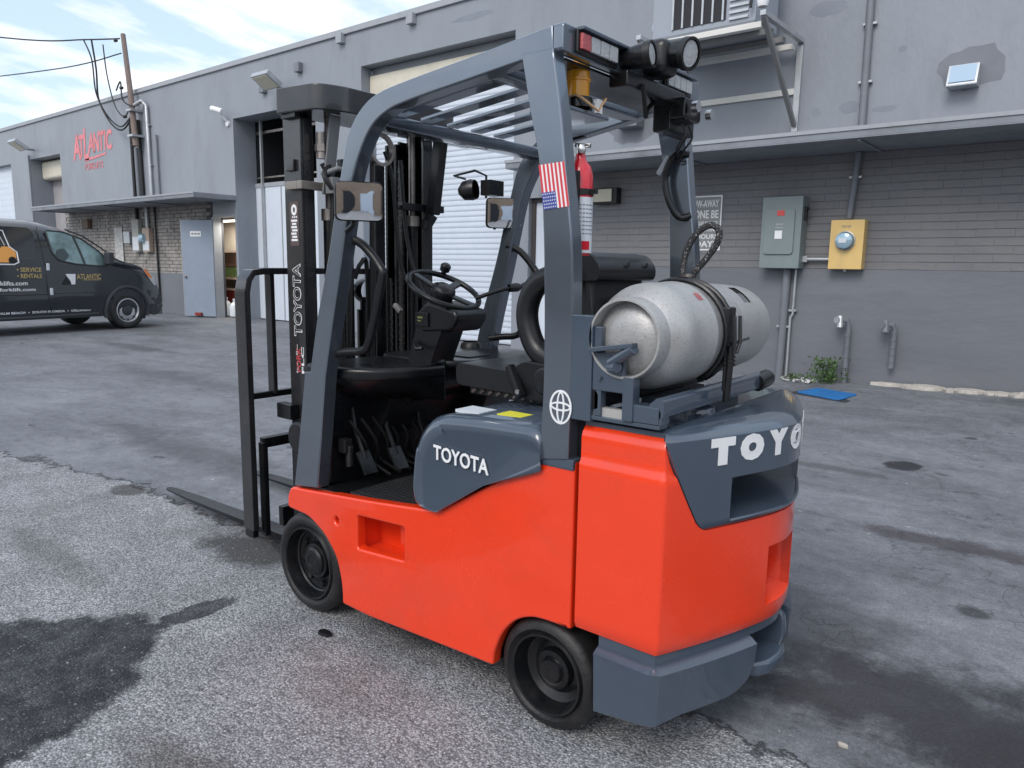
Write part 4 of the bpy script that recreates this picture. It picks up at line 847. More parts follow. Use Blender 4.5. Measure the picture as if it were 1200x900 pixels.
    # wheel arch and mirror
    for x0 in (0.03, -3.95):
        b_ = MB(); P = [(x0+0.50*cos(radians(a)), 0.40+0.52*sin(radians(a))) for a in range(-15, 196, 10)]
        b_.tube([(x, ys(x, z)-0.004, z) for x, z in P], 0.045, 6); part('wheel_arch', b_, VANP, v)
        b_ = MB(); P = [(x0+0.47*cos(radians(a)), 0.40+0.48*sin(radians(a))) for a in range(-25, 206, 10)]; n = len(P)
        b_.add([(x, ys(x, z)-0.004, z) for x, z in P], [tuple(range(n))]); part('wheel_well', b_, DARK, v)
        for sgn, yb_ in ((1, 0.0), (-1, 2.1)):
            b_ = MB(); ax = (0, sgn, 0); yo = yb_-0.012*sgn
            b_.lathe([(0.02, .27), (0.0, .30), (0.0, .37), (0.02, .395), (0.05, .402), (.20, .402), (.23, .39), (.23, .2)], (x0, yo, 0.40), ax, 40); wl_ = part('wheel', b_, RUBBER, v, smooth=45)
            b_ = MB(); b_.lathe([(0.03, .27), (0.005, .265), (0.0, .25), (0.02, .235), (0.05, .225), (0.035, .19), (0.02, .14), (0.03, .12), (.05, .1), (.05, 0)], (x0, yo, 0.40), ax, 36); part('rim', b_, SILVER, wl_, smooth=30)
            b_ = MB()
            for k in range(8):
                t_ = 2*pi*k/8; b_.lathe([(0.0, .026), (-0.004, .02), (-.004, 0)], (x0+.205*cos(t_), yo+0.028*sgn, .40+.205*sin(t_)), ax, 8)
            b_.lathe([(0.0, .11), (-.02, .10), (-.035, .06), (-.035, 0)], (x0, yo+.022*sgn, .4), ax, 20); part('hub_cap', b_, VANP, wl_)
    b_ = MB(); b_.box((-0.47, -0.20, 1.40), (-0.33, -0.03, 1.66)); b_.box((-0.42, -0.06, 1.38), (-0.34, 0.06, 1.44)); part('wing_mirror', b_, VANP, v, bevel=0.03, seg=3)
    for z_ in (1.34, 0.85):
        b_ = MB(); x_ = -1.63 if z_ > 1 else -1.60; b_.box((x_-0.03, ys(x_, z_)-0.03, z_-0.07), (x_+0.03, ys(x_, z_)-0.005, z_+0.07)); part('door_handle', b_, LABELW, v, bevel=0.01)
    # decals
    R_, U_ = (1, 0, 0), (0, 0, 1)
    def txt(name, t_, x, z, h, w, m, bold=0.0, align='L'):
        b_ = MB(); text_into(b_, t_, (x, ys(x, z)-0.006, z), R_, U_, h, w, bold, 0.003, align=align)
        part(name, b_, m, v, smooth=0)
    txt('lettering', '• SERVICE', -2.22, 1.24, 0.085, 0.46, GOLD, 0.02); txt('lettering', '• RENTALS', -2.22, 1.12, 0.085, 0.46, GOLD, 0.02)
    txt('lettering', 'www.atlanticforklifts.com', -2.04, 0.98, 0.085, 1.35, WHITE, 0.015, 'R'); txt('lettering', 'rentals@atlanticforklift.com', -1.90, 0.85, 0.085, 1.6, WHITE, 0.015, 'R')
    txt('lettering', 'ATLANTIC', -1.06, 1.09, 0.11, 0.52, GOLD, 0.01)
    txt('lettering', 'MIAMI  •  WEST PALM BEACH  •  SOUTH FLORIDA  •  ORLANDO', -3.2, 0.425, 0.045, 2.4, WHITE, 0.01)
    sidepoly('logo_panel', [(-1.28, 1.20), (-1.08, 1.20), (-1.10, 0.99), (-1.22, 0.98)], 0.006, WHITE)
    sidepoly('logo_mark', [(-1.27, 1.16), (-1.20, 1.06), (-1.18, 0.98), (-1.38, 0.98), (-1.33, 1.06)], 0.009, CABLE)
    strip('underline', [(-0.92, 1.075), (-0.55, 1.075)], 0.006, 0.004, GOLD)
    # forklift picture on the side
    sidepoly('picture_body', [(-2.75, 1.42), (-2.20, 1.42), (-2.18, 1.62), (-2.28, 1.72), (-2.42, 1.72), (-2.50, 1.60), (-2.75, 1.60)], 0.007, ORANGE, rad=0.03)
    strip('picture_frame', [(-2.75, 2.02), (-2.35, 2.02), (-2.28, 1.72), (-2.16, 1.62), (-2.16, 1.42), (-2.25, 1.38), (-2.75, 1.38)], 0.013, 0.005, WHITE)
    strip('picture_frame', [(-2.75, 1.92), (-2.42, 1.92), (-2.36, 1.74)], 0.008, 0.008, LABELW)
    b_ = MB()
    b_.lathe([(0, .07), (-.004, .07), (-.004, 0)], (-2.27, ys(0, 1.46)-0.012, 1.46), (0, 1, 0), 18); part('picture_wheel', b_, CABLE, v)
    return v
build_van()

# ------------------------------------------------------------------ forklift
FY = 2.325
fk = thing('forklift', (-1.9, FY, 0), 'orange red and dark grey forklift with overhead guard standing in the yard', 'forklift')
YS = 1.80
EX, EZ, EYn = (1, 0, 0), (0, 0, 1), (0, -1, 0)
# side panel with pocket and wheel arches
side = [(-2.66, 0.552), (-2.683, 0.505), (-2.683, 0.457), (-2.634, 0.453), (-2.538, 0.450), (-2.43, 0.396), (-2.355, 0.318), (-2.325, 0.215), (-2.322, 0.125),
        (-2.168, 0.121), (-1.515, 0.152), (-1.512, 0.197), (-1.479, 0.284), (-1.422, 0.349), (-1.352, 0.383), (-1.277, 0.388), (-1.204, 0.388), (-1.204, 0.928), (-1.335, 0.908), (-1.551, 0.779), (-1.767, 0.650), (-1.82, 0.637), (-2.158, 0.598)]
side = roundpoly(side, [0.02, 0.02, 0.015, 0.02]+[0.04]*4+[0.01, 0.02, 0.008]+[0.04]*4+[0.02, 0.004, 0.012, 0.03, 0.02, 0.03, 0.03, 0.05])
pocket = list(reversed(roundpoly([(-2.222, 0.388), (-1.953, 0.408), (-1.952, 0.540), (-2.220, 0.524)], 0.012)))
hole = [(-2.35+0.014*cos(-2*pi*k/14), 0.473+0.016*sin(-2*pi*k/14)) for k in range(14)]
plate('body_panel', side, [pocket, hole], (0, YS+0.025, 0), EX, EZ, 0.05, 0.010, RED, fk)
b = MB(); b.box((-2.24, YS+0.05, 0.375), (-1.94, YS+0.14, 0.555)); o = part('step_pocket', b, RED, fk)
bm = bmesh.new(); bm.from_mesh(o.data); bm.faces.ensure_lookup_table()
kill = [f for f in bm.faces if f.normal.y < -0.5]; bmesh.ops.delete(bm, geom=kill, context='FACES'); bm.to_mesh(o.data); bm.free()
b = MB(); b.box((-2.03, YS+0.055, 0.44), (-1.95, YS+0.139, 0.535)); part('pocket_block', b, RED, fk, bevel=0.004)
# right hand body side (mirror of the panel, no pocket)
plate('body_panel', side, [], (0, 2.825, 0), EX, EZ, 0.05, 0.010, RED, fk)
# chassis
b = MB(); b.box((-2.30, YS+0.15, 0.13), (-1.54, 2.79, 0.55)); b.box((-2.30, YS+0.055, 0.13), (-1.54, YS+0.149, 0.36)); b.box((-1.54, YS+0.17, 0.14), (-1.2, 2.68, 0.86)); b.box((-2.62, YS+0.18, 0.20), (-2.30, 2.67, 0.52)); b.box((-1.54, YS+0.052, 0.42), (-1.2, 2.79, 0.86)); b.box((-1.78, YS+0.052, 0.55), (-1.54, 2.79, 0.66))
part('chassis', b, BLACK, fk, bevel=0.01)
b = MB(); b.box((-2.66, YS+0.052, 0.44), (-2.30, 2.80, 0.56)); part('front_fender', b, BLACK, fk, bevel=0.01)
# floor plate and ribbed mat
b = MB(); b.box((-2.64, YS+0.03, 0.555), (-1.80, 2.82, 0.578)); fl = part('floor_plate', b, PLASTIC, fk, bevel=0.004)
b = MB(); b.box((-2.32, YS+0.05, 0.578), (-1.86, 2.60, 0.590)); fm = part('floor_mat', b, MAT_RIB, fk, bevel=0.003)
for k in range(13):
    b = MB(); b.box((-2.30, YS+0.07+k*0.024, 0.590), (-1.90, YS+0.08+k*0.024, 0.595)); part('mat_rib', b, MAT_RIB, fm)
# hood (engine cover): rounded block
def hood():
    prof = [(-1.787, 0.645), (-1.888, 0.652), (-1.904, 0.709), (-1.890, 0.838), (-1.862, 0.915), (-1.81, 0.972), (-1.738, 0.998), (-1.582, 1.010), (-1.36, 1.018), (-1.320, 1.00), (-1.315, 0.93), (-1.335, 0.913), (-1.551, 0.783), (-1.767, 0.652)]
    P = roundpoly(prof, [0.01, 0.03, 0.03, 0.06, 0.06, 0.05, 0.06, 0.05, 0.02, 0.02, 0.01, 0.01, 0.01, 0.02]); b_ = MB()
    # loft along y with rounding of the rim towards the centre
    cxp, czp = -1.58, 0.80; rings = []
    for y, k in ((YS-0.016, 0.050), (YS-0.022, 0.036), (YS-0.018, 0.022), (YS-0.006, 0.009), (YS+0.018, 0.0), (2.632+0.178, 0.0), (2.832, 0.009), (2.842, 0.03), (2.846, 0.05)):
        ring = []
        for x, z in P:
            kk = k
            top = max(0, min(1, (z-0.80)/0.15)); lf = max(0, min(1, (-1.72-x)/0.12)); s_ = kk*max(top, lf)*1.15
            ring.append((x+(cxp-x)*0+ (s_*0.8 if x < -1.75 else 0), y, z-(s_ if z > 0.85 else 0)))
        rings.append(ring)
    n = len(P); vs = [p for r in rings for p in r]
    fs = [(i*n+k, i*n+(k+1) % n, (i+1)*n+(k+1) % n, (i+1)*n+k) for i in range(len(rings)-1) for k in range(n)]
    fs += [tuple(range(n)), tuple(range(len(rings)*n-1, (len(rings)-1)*n-1, -1))]
    b_.add(vs, fs); return part('hood', b_, GREY, fk, smooth=50)
hd = hood()
b = MB(); b.box((-1.56, 1.86, 1.009), (-1.46, 1.93, 1.0145)); part('yellow_sticker', b, YEL, hd)
b = MB(); b.box((-1.73, 1.84, 1.0), (-1.62, 1.93, 1.010)); part('sticker', b, LABELW, hd)
b = MB(); text_into(b, 'TOYOTA', (-1.772, YS-0.0225, 0.838), (0.2475, 0, -0.012), (0, 0, 1), 0.052, 0.25, 0.018, 0.003, space=1.02)
part('lettering', b, WHITE, fk, smooth=0)
# counterweight
HALF = [(-1.187, 1.800), (-1.10, 1.800), (-1.0, 1.800), (-0.945, 1.800), (-0.918, 1.801), (-0.906, 1.806), (-0.898, 1.820), (-0.866, 1.893), (-0.838, 1.96), (-0.80, 2.06), (-0.77, 2.15), (-0.745, 2.24), (-0.735, 2.325)]
PLAN = [Vector((x, y, 0)) for x, y in HALF]+[Vector((x, 2*FY-y, 0)) for x, y in reversed(HALF[:-1])]
PLAN = [PLAN[0]]+catmull(PLAN[3:-3], 4)[0:]+[PLAN[-1]]
PLAN.insert(1, Vector((-1.07, 1.80, 0))); PLAN.insert(-1, Vector((-1.07, 2*FY-1.80, 0)))
acc = [0.0]
for a, c in zip(PLAN, PLAN[1:]): acc.append(acc[-1]+(c-a).length)
def plan_at(s):
    s = max(0, min(acc[-1], s))
    for i in range(len(acc)-1):
        if s <= acc[i+1]+1e-9:
            t_ = (s-acc[i])/(acc[i+1]-acc[i]+1e-9); p = PLAN[i].lerp(PLAN[i+1], t_)
            d = (PLAN[min(i+1, len(PLAN)-1)]-PLAN[max(i, 0)]).normalized()
            d0 = (PLAN[i+1]-PLAN[max(i-1, 0)]).normalized(); d1 = (PLAN[min(i+2, len(PLAN)-1)]-PLAN[i]).normalized(); d = d0.lerp(d1, t_).normalized()
            return p, Vector((d.y, -d.x, 0))       # outward normal
def s_of_y(y, first=True):
    best = None
    for k in range(2001):
        s = acc[-1]*k/2000; p, n = plan_at(s)
        if p.x > -0.9 and (best is None or abs(p.y-y) < best[0]): best = (abs(p.y-y), s)
    return best[1]
SEND = acc[-1]
def shell(name, slist_fn, zlist, off, m, holes=(), lip=0.0, label=None, parent=fk, smooth=40):
    """surface over the plan curve; slist_fn(z) gives the s values of that row; edges folded inwards by lip."""
    b_ = MB(); rows = []; nS = len(slist_fn(zlist[0]))
    for z in zlist:
        row = []
        for s in slist_fn(z):
            p, n = plan_at(s); q = p+n*off(s, z); row.append((q.x, q.y, z))
        rows.append(row)
    vs = [p for r_ in rows for p in r_]; fs = []; cnt = {}
    for j in range(len(zlist)-1):
        for i in range(nS-1):
            zc_2 = (zlist[j]+zlist[j+1])/2; sc2 = (slist_fn(zc_2)[i]+slist_fn(zc_2)[i+1])/2
            if any(h[0] < sc2 < h[1] and h[2] < zc_2 < h[3] for h in holes): continue
            fs.append((j*nS+i, j*nS+i+1, (j+1)*nS+i+1, (j+1)*nS+i))
    if lip:
        for f in fs:
            for k in range(4):
                e = (f[k], f[(k+1) % 4]); cnt[e] = cnt.get(e, 0)+1
        base = len(vs); mp2 = {}
        def inner(i):
            if i not in mp2:
                j, k = divmod(i, nS); p, n = plan_at(slist_fn(zlist[j])[k]); q = p+n*(off(slist_fn(zlist[j])[k], zlist[j])-lip); mp2[i] = len(vs); vs.append((q.x, q.y, zlist[j]))
            return mp2[i]
        extra = []
        for (a_, c_) in list(cnt):
            if (c_, a_) not in cnt: extra.append((c_, a_, inner(a_), inner(c_)))
        fs += extra
    b_.add(vs, fs); return part(name, b_, m, parent, smooth=smooth, label=label)
sYl = s_of_y(2.03); sYr = s_of_y(2*FY-2.03); sPl = s_of_y(2.215); sPr = s_of_y(2*FY-2.215)
base_s = sorted(set([0, 0.06, 0.12]+[a_ for a_ in acc if 0.25 < a_ < 0.45 or 0.25 < acc[-1]-a_ < 0.45]+[acc[-1]*k/70 for k in range(1, 70)]+[acc[-1]-0.06, acc[-1], sYl, sYr, sPl, sPr]))
def off_red(s, z):
    e = 0.0
    if z < 0.425: e -= (0.425-z)*0.35
    if z > 0.925: e -= min(1, (z-0.925)/0.014)*0.009
    if z > 1.005: e -= 0.030*((z-1.005)/0.037)**2
    return e
zr = [0.402, 0.41, 0.425, 0.45, 0.46, 0.50, 0.56, 0.62, 0.655, 0.70, 0.73, 0.78, 0.84, 0.90, 0.925, 0.939, 0.97, 1.005, 1.02, 1.034, 1.042]
# red covers everything outside the grey panel: build left strip, right strip and the band below
GB = 0.757                                                # bottom of grey rear panel
def gl(z):                                                # left boundary (arc length) of the grey panel at height z
    y_ = 1.806+(1.045-z)*0.52
    return y_
GLS = {}
def gls(z):
    k = round(z, 4)
    if k not in GLS:
        # near the top the boundary sits on the corner, further down it slides along the rear face
        t_ = max(0.0, (1.045-z)/(1.045-GB)); s0 = s_corner; s1 = s_of_y(1.925); rr_ = 0.035; q_ = max(0.0, rr_-max(0.0, z-GB)); GLS[k] = s0+(s1-s0)*(min(t_, 1)**1.15)+(rr_-sqrt(rr_*rr_-q_*q_)*1.0)*0.9
    return GLS[k]
s_corner = [a_ for a_, p in zip(acc, PLAN) if p.x > -0.92][0]
DD = [0.004, 0.010, 0.016, 0.022, 0.030, 0.042, 0.06]
def left_rows(z):
    e = (gls(z) if z > GB else gls(GB))-s_corner; st = [s_corner*k/8 for k in range(9)]
    m_ = [min(D_, e*(i+1)/12) for i, D_ in enumerate(DD)]; return st+[s_corner+q for q in m_]+[s_corner+m_[-1]+(e-m_[-1])*k/5 for k in range(1, 6)]
def right_rows(z): return [SEND-q for q in reversed(left_rows(z))]
zu = [GB, GB+0.004, GB+0.009, GB+0.018, GB+0.03]+[z for z in zr if z > 0.79]
zlow = [z for z in zr if z < 0.74]+[GB]
cwp = shell('counterweight', lambda z: base_s, zlow, off_red, RED, holes=[(sPl, sPr, 0.46, 0.655)], lip=0.03)
shell('counterweight_corner', left_rows, zu, off_red, RED, lip=0.02, parent=cwp); shell('counterweight_corner', right_rows, zu, off_red, RED, lip=0.02, parent=cwp)
def off_g(s, z): return 0.004-(0.030*((z-1.030)/0.020)**1.2 if z > 1.030 else 0)-(0.010*(1-(z-GB)/0.012) if z < GB+0.012 else 0)
def gr_rows(z):
    a_ = gls(z)+0.003; inner = [s for s in base_s if sYl-1e-6 <= s <= sYr+1e-6]; lft = [a_+(sYl-a_)*k/10 for k in range(10)]; c_ = SEND-a_
    return lft+inner+[sYr+(c_-sYr)*k/10 for k in range(1, 11)]
zg = [GB, GB+0.004, GB+0.009, 0.775, 0.785, 0.80, 0.83, 0.87, 0.905, 0.93, 0.96, 0.985, 1.005, 1.022, 1.030, 1.036, 1.043, 1.050]
shell('rear_panel', gr_rows, zg, off_g, GREY, holes=[(sYl, sYr, 0.775, 0.905)], lip=0.02)
# recess behind the rear opening
def recess(name, s0, s1, z0, z1, depth, m, o0):
    ss = [s for s in base_s if s0-1e-6 <= s <= s1+1e-6]; b_ = MB(); n = len(ss); vs = []
    for z in (z0, z1):
        for d in (0, depth):
            for s in ss:
                p, nn = plan_at(s); q = p+nn*(o0-d); vs.append((q.x, q.y, z+(0 if d == 0 else (0.015 if z == z0 else -0.0))))
    fs = []
    for i in range(n-1):
        fs.append((i, i+1, n+i+1, n+i)); fs.append((2*n+i+1, 2*n+i, 3*n+i, 3*n+i+1)); fs.append((n+i, n+i+1, 3*n+i+1, 3*n+i))
    fs += [(0, n, 3*n, 2*n), (n-1, 2*n-1, 4*n-1, 3*n-1)]
    b_.add(vs, fs); return part(name, b_, m, fk)
recess('rear_recess', sYl, sYr, 0.775, 0.905, 0.20, GREY, 0.003); recess('tow_recess', sPl, sPr, 0.46, 0.655, 0.10, RED, -0.001)
# rounded lip around the rear opening
b = MB(); loop = []
for s in [s for s in base_s if sYl-1e-6 <= s <= sYr+1e-6]:
    p, nn = plan_at(s); loop.append(tuple((p+nn*0.003).to_2d())+(0.775,))
b.tube(loop, 0.006, 6); part('recess_lip', b, GREY, fk)
# deck
b = MB(); ring = []
for s in base_s:
    p, nn = plan_at(s); q = p+nn*(-0.0245 if gls(1.045) < s < SEND-gls(1.045) else -0.030); ring.append((q.x, q.y))
n = len(ring); lv = [(1.0495, 0.0), (1.056, 0.02), (1.060, 0.06)]
vs = []
for z, d in lv:
    for x, y in ring:
        c = Vector((-1.05-x, FY-y)); c = c.normalized()*d if c.length else c; vs.append((min(x+c.x, 9) if x > -1.18 else x, y+c.y, z if z == lv[0][0] else z-0.001*(abs(y-FY) > .5)))
fs = [(j*n+i, j*n+i+1, (j+1)*n+i+1, (j+1)*n+i) for j in range(2) for i in range(n-1)]+[tuple(range(2*n, 3*n))]
for x, y in ring: vs.append((x, y, 1.03))
fs += [(3*n+i, 3*n+i+1, i+1, i) for i in range(n-1)]
b.add(vs, fs); part('deck', b, GREY, fk, smooth=60)
b = MB(); b.box((-1.24, 1.84, 0.42), (-1.19, 2.81, 1.045)); part('counterweight_front', b, BLACK, fk)
# bumper: dark recess band, ledge, lower skirt
def off_b(s, z):
    if z > 0.366: return -0.016
    if z > 0.350: return -0.016+(0.366-z)/0.016*0.030
    if z > 0.332: return 0.014
    return 0.012-max(0, 0.332-z)*0.06
sB = s_of_y(2.175)
def bump_shell(flip):
    ss = [0.08+k*(sB-0.08)/26 for k in range(27)]
    b_ = MB(); vs = []; zt = [0.402, 0.368, 0.366, 0.350, 0.332, 0.31]
    cols = []
    for s in ss:
        p, nn = plan_at(s if not flip else SEND-s); t_ = (s-0.08)/(sB-0.08)
        zb = 0.148+0.045*min(1, t_/0.5)+(0 if t_ < 0.78 else 0.085*(1-sqrt(max(0, 1-((t_-0.78)/0.22)**2))))
        for z in zt+[0.31+(zb-0.31)*0.5, zb+0.008, zb]:
            q = p+nn*(off_b(s, z)-(0.008 if z == zb else 0)); vs.append((q.x, q.y, z))
        q = p+nn*(off_b(s, zb)-0.10); vs.append((q.x, q.y, zb+0.01)); cols.append(zb)
    K = 10; N = len(ss)
    fs = [(i*K+k, (i+1)*K+k, (i+1)*K+k+1, i*K+k+1) for i in range(N-1) for k in range(K-1)]
    # end cap towards the tow hook
    p, nn = plan_at(sB if not flip else SEND-sB); o_ = len(vs)
    for z in (0.402, cols[-1]): q = p+nn*(-0.10); vs.append((q.x, q.y, z))
    fs.append(tuple((N-1)*K+k for k in range(K-1))+(o_+1, o_)); 
    p, nn = plan_at(0.08 if not flip else SEND-0.08)
    b_.add(vs, fs); return part('rear_bumper', b_, GREY, fk, smooth=35)
bump_shell(False); bump_shell(True)
b = MB(); b.box((-1.08, 1.85, 0.20), (-0.95, 2.80, 0.400)); b.box((-0.95, 2.10, 0.26), (-0.86, 2.55, 0.400)); part('underframe', b, BLACK, fk, bevel=0.01)
# band above the tow hook and the hook cup
b = MB()
ss = [sB-0.03+k*(SEND-2*sB+0.06)/16 for k in range(17)]; vs = []
for s in ss:
    p, nn = plan_at(s)
    for z, d in ((0.402, -0.016), (0.368, -0.016), (0.362, -0.03), (0.362, -0.09)): q = p+nn*d; vs.append((q.x, q.y, z))
b.add(vs, [(i*4+k, (i+1)*4+k, (i+1)*4+k+1, i*4+k+1) for i in range(16) for k in range(3)]); part('tow_band', b, GREY, fk)
cup = roundpoly([(-0.86, 2.21), (-0.765, 2.205), (-0.735, 2.25), (-0.722, 2.325), (-0.73, 2.39), (-0.755, 2.43), (-0.86, 2.44)], 0.03)
tw = plate('tow_hook', cup, [], (0, 0, 0.235), (1, 0, 0), (0, 1, 0), 0.05, 0.014, GREY, fk)
b = MB(); b.prism(roundpoly([(-0.86, .24), (-0.75, .24), (-0.735, .29), (-0.745, .375), (-0.86, .375)], .03), (0, 2.385, 0), EX, EZ, (0, 1, 0), .035); part('hook_cheek', b, GREY, tw, bevel=0.01)
b = MB(); b.tube([(-0.82, 2.30, 0.24), (-0.82, 2.30, 0.40)], 0.014, 10); part('hook_pin', b, BLACK, tw)
# rear letters, each its own mesh on the curved face
s_mid = SEND/2; pitch_ = 0.121
for k, c in enumerate('TOYOTA'):
    s = s_mid-0.048+(k-2.5)*pitch_; b_ = MB(); text_into(b_, c, (0, 0, 0.948), (1, 0, 0), (0, 0, 1), 0.080, 0.094 if c != 'O' else 0.102, 0.10, 0.004, align='C')
    nb_ = []
    for (lx, ly, lz) in b_.v:
        p, nn = plan_at(s+lx); q = p+nn*(0.0052-ly*0.35); nb_.append((q.x, q.y, lz))
    b_.v = nb_; part('letter', b_, WHITE, fk, smooth=0)
# rear pillar seam trim strip on red
# wheels
def wheel(x, y, r, w, sgn, front):
    b_ = MB(); ax = (0, sgn, 0); rr = r*0.755
    b_.lathe([(0.012, rr), (0.004, rr+0.01), (0.0, r-0.035), (0.004, r-0.018), (0.018, r-0.004), (0.03, r), (w-0.03, r), (w-0.015, r-0.005), (w, r-0.02), (w, rr)], (x, y, r), ax, 56); wl_ = part('wheel', b_, RUBBER, fk, smooth=50, label='front tyre and wheel' if front else 'rear tyre and wheel')
    b_ = MB(); b_.lathe([(0.012, rr), (0.002, rr-0.006), (0.004, rr-0.014), (0.06, rr-0.028), (0.075, rr*0.62), (0.070, rr*0.50), (0.045, rr*0.46), (0.040, rr*0.36), (0.044, rr*0.30), (0.034, rr*0.26), (0.030, rr*0.12), (0.036, 0)], (x, y, r), ax, 48); part('rim', b_, BLACK, wl_, smooth=40)
    if front:
        for k in range(8):
            t_ = 2*pi*k/8+0.2; b_ = MB(); b_.lathe([(0.0, .013), (-0.02, .013), (-0.022, .011), (-0.022, 0)], (x+rr*0.66*cos(t_), y+0.078*sgn, r+rr*0.66*sin(t_)), ax, 6); part('wheel_nut', b_, BLACK, wl_, smooth=0)
        b_ = MB(); b_.lathe([(0.04, 0.066), (-0.005, 0.062), (-0.012, 0.052), (-0.012, 0.03), (-0.004, 0.026), (-0.004, 0)], (x, y+0.04*sgn, r), ax, 24); part('hub_cap', b_, BLACK, wl_)
        b_ = MB(); b_.lathe([(0.07, rr*0.88), (0.05, rr*0.84), (0.055, rr*0.8), (0.07, rr*0.78)], (x, y, r), ax, 40); part('lock_ring', b_, BLACK, wl_)
    return wl_
wheel(-2.588, 1.822, 0.218, 0.15, 1, True); wheel(-2.588, 2*FY-1.822, 0.218, 0.15, -1, True)
wheel(-1.308, 1.815, 0.188, 0.135, 1, False); wheel(-1.308, 2*FY-1.815, 0.188, 0.135, -1, False)
# guard: near and far side frames
railO = [(-2.628, 0.565), (-2.574, 0.828), (-2.532, 1.062), (-2.497, 1.066), (-2.439, 1.295), (-2.361, 1.528), (-2.319, 1.686), (-2.272, 1.845), (-2.238, 1.95), (-2.170, 2.035), (-2.07, 2.085), (-1.907, 2.110), (-1.604, 2.142), (-1.322, 2.176)]
railI = [(-2.468, 0.585), (-2.438, 0.778), (-2.398, 1.061), (-2.348, 1.267), (-2.288, 1.496), (-2.250, 1.653), (-2.215, 1.79), (-2.170, 1.890), (-2.105, 1.975), (-2.02, 2.020), (-1.908, 2.042), (-1.657, 2.070), (-1.436, 2.094), (-1.318, 2.104)]
def smoothline(P, a, b_): return [P[i] if i < a or i > b_ else None for i in range(len(P))]
def frame_side(y, th, dx, dirn):
    O = [Vector((x+dx, z, 0)) for x, z in railO]; I = [Vector((x+dx, z, 0)) for x, z in railI]
    O2 = [tuple(p)[:2] for p in O[:4]]+[tuple(p)[:2] for p in catmull(O[4:], 4)]; I2 = [tuple(p)[:2] for p in I[:3]]+[tuple(p)[:2] for p in catmull(I[3:], 4)]
    poly = O2+list(reversed(I2))
    return plate('guard_rail', poly, [], (0, y, 0), EX, EZ, th, 0.006, GUARD, fk, label='front post and roof rail of the guard')
frame_side(1.83, 0.062, 0, 1); fr_ = frame_side(2.825, 0.062, 0, 1)
for v_ in fr_.data.vertices:                      # the far rail narrows towards the rear
    xw = v_.co.x-1.9
    if xw > -2.15: v_.co.y -= 0.17*(xw+2.15)/0.83
pilL = [(-1.327, 0.912), (-1.320, 1.201), (-1.329, 1.531), (-1.349, 1.776), (-1.390, 1.949), (-1.427, 2.112)]
pilR = [(-1.222, 0.930), (-1.220, 1.213), (-1.226, 1.532), (-1.258, 1.771), (-1.280, 1.936), (-1.312, 2.112)]
def rear_post(y, dx):
    A = [tuple(p)[:2] for p in catmull([(x+dx, z, 0) for x, z in pilL], 4)]; B = [tuple(p)[:2] for p in catmull([(x+dx, z, 0) for x, z in pilR], 4)]
    return plate('guard_post', A+list(reversed(B)), [], (0, y, 0), EX, EZ, 0.055, 0.006, GUARD, fk, label='rear post of the guard')
rp = rear_post(1.817, 0); rp2 = rear_post(2.645, -0.015)
# weld bead + front joint line at base of front post
b = MB(); b.box((-1.335, 1.795, 0.895), (-1.205, 1.85, 0.93)); part('post_foot', b, GREY, fk, bevel=0.006)
# rear roof frame (light bar carrier)
b = MB(); b.prism(roundpoly([(1.797, 2.100), (2.675, 2.100), (2.675, 2.178), (1.797, 2.178)], 0.012), (-1.318, 0, 0), (0, 1, 0), (0, 0, 1), (1, 0, 0), 0.035); rf = part('rear_beam', b, GUARD, fk, bevel=0.005)
b = MB(); b.box((-1.62, 1.86, 2.080), (-1.54, 2.69, 2.120)); part('cross_beam', b, GUARD, fk, bevel=0.008)
b = MB(); b.box((-2.17, 1.86, 1.985), (-2.09, 2.80, 2.03)); part('cross_beam', b, GUARD, fk, bevel=0.008)
for k in range(5):
    y_ = 1.955+k*0.142; b = MB(); b.obox((-2.13, y_, 2.045), (-1.56, y_, 2.108), 0.062, 0.012, up=(0, 0, 1)); part('roof_slat', b, GUARD, fk, bevel=0.002)
# rear roof plate between beam and cross beam with lamps
b = MB(); b.box((-1.50, 1.86, 2.092), (-1.318, 2.66, 2.100)); part('roof_plate', b, BLACK, fk)
def combo(y0, y1, m0, n, name):
    t_ = MB(); t_.box((-1.2825, y0, 2.108), (-1.272, y1, 2.172)); h_ = part('tail_light', t_, BLACK, fk, bevel=0.004, label=name)
    w_ = (y1-y0-0.02)/n
    for k in range(n):
        c_ = MB(); c_.box((-1.2722, y0+0.01+k*w_, 2.118), (-1.262, y0+0.01+(k+1)*w_-0.004, 2.162)); part('lens', c_, REDLENS if k == 0 and m0 else LENS, h_, bevel=0.003)
combo(1.855, 2.075, True, 4, 'left combination lamp with red and clear lenses'); combo(2.385, 2.585, False, 4, 'right combination lamp with clear lenses')
b = MB(); b.box((-1.2825, 1.86, 2.168), (-1.255, 2.60, 2.178)); part('lamp_visor', b, GREY, rf, bevel=0.002)
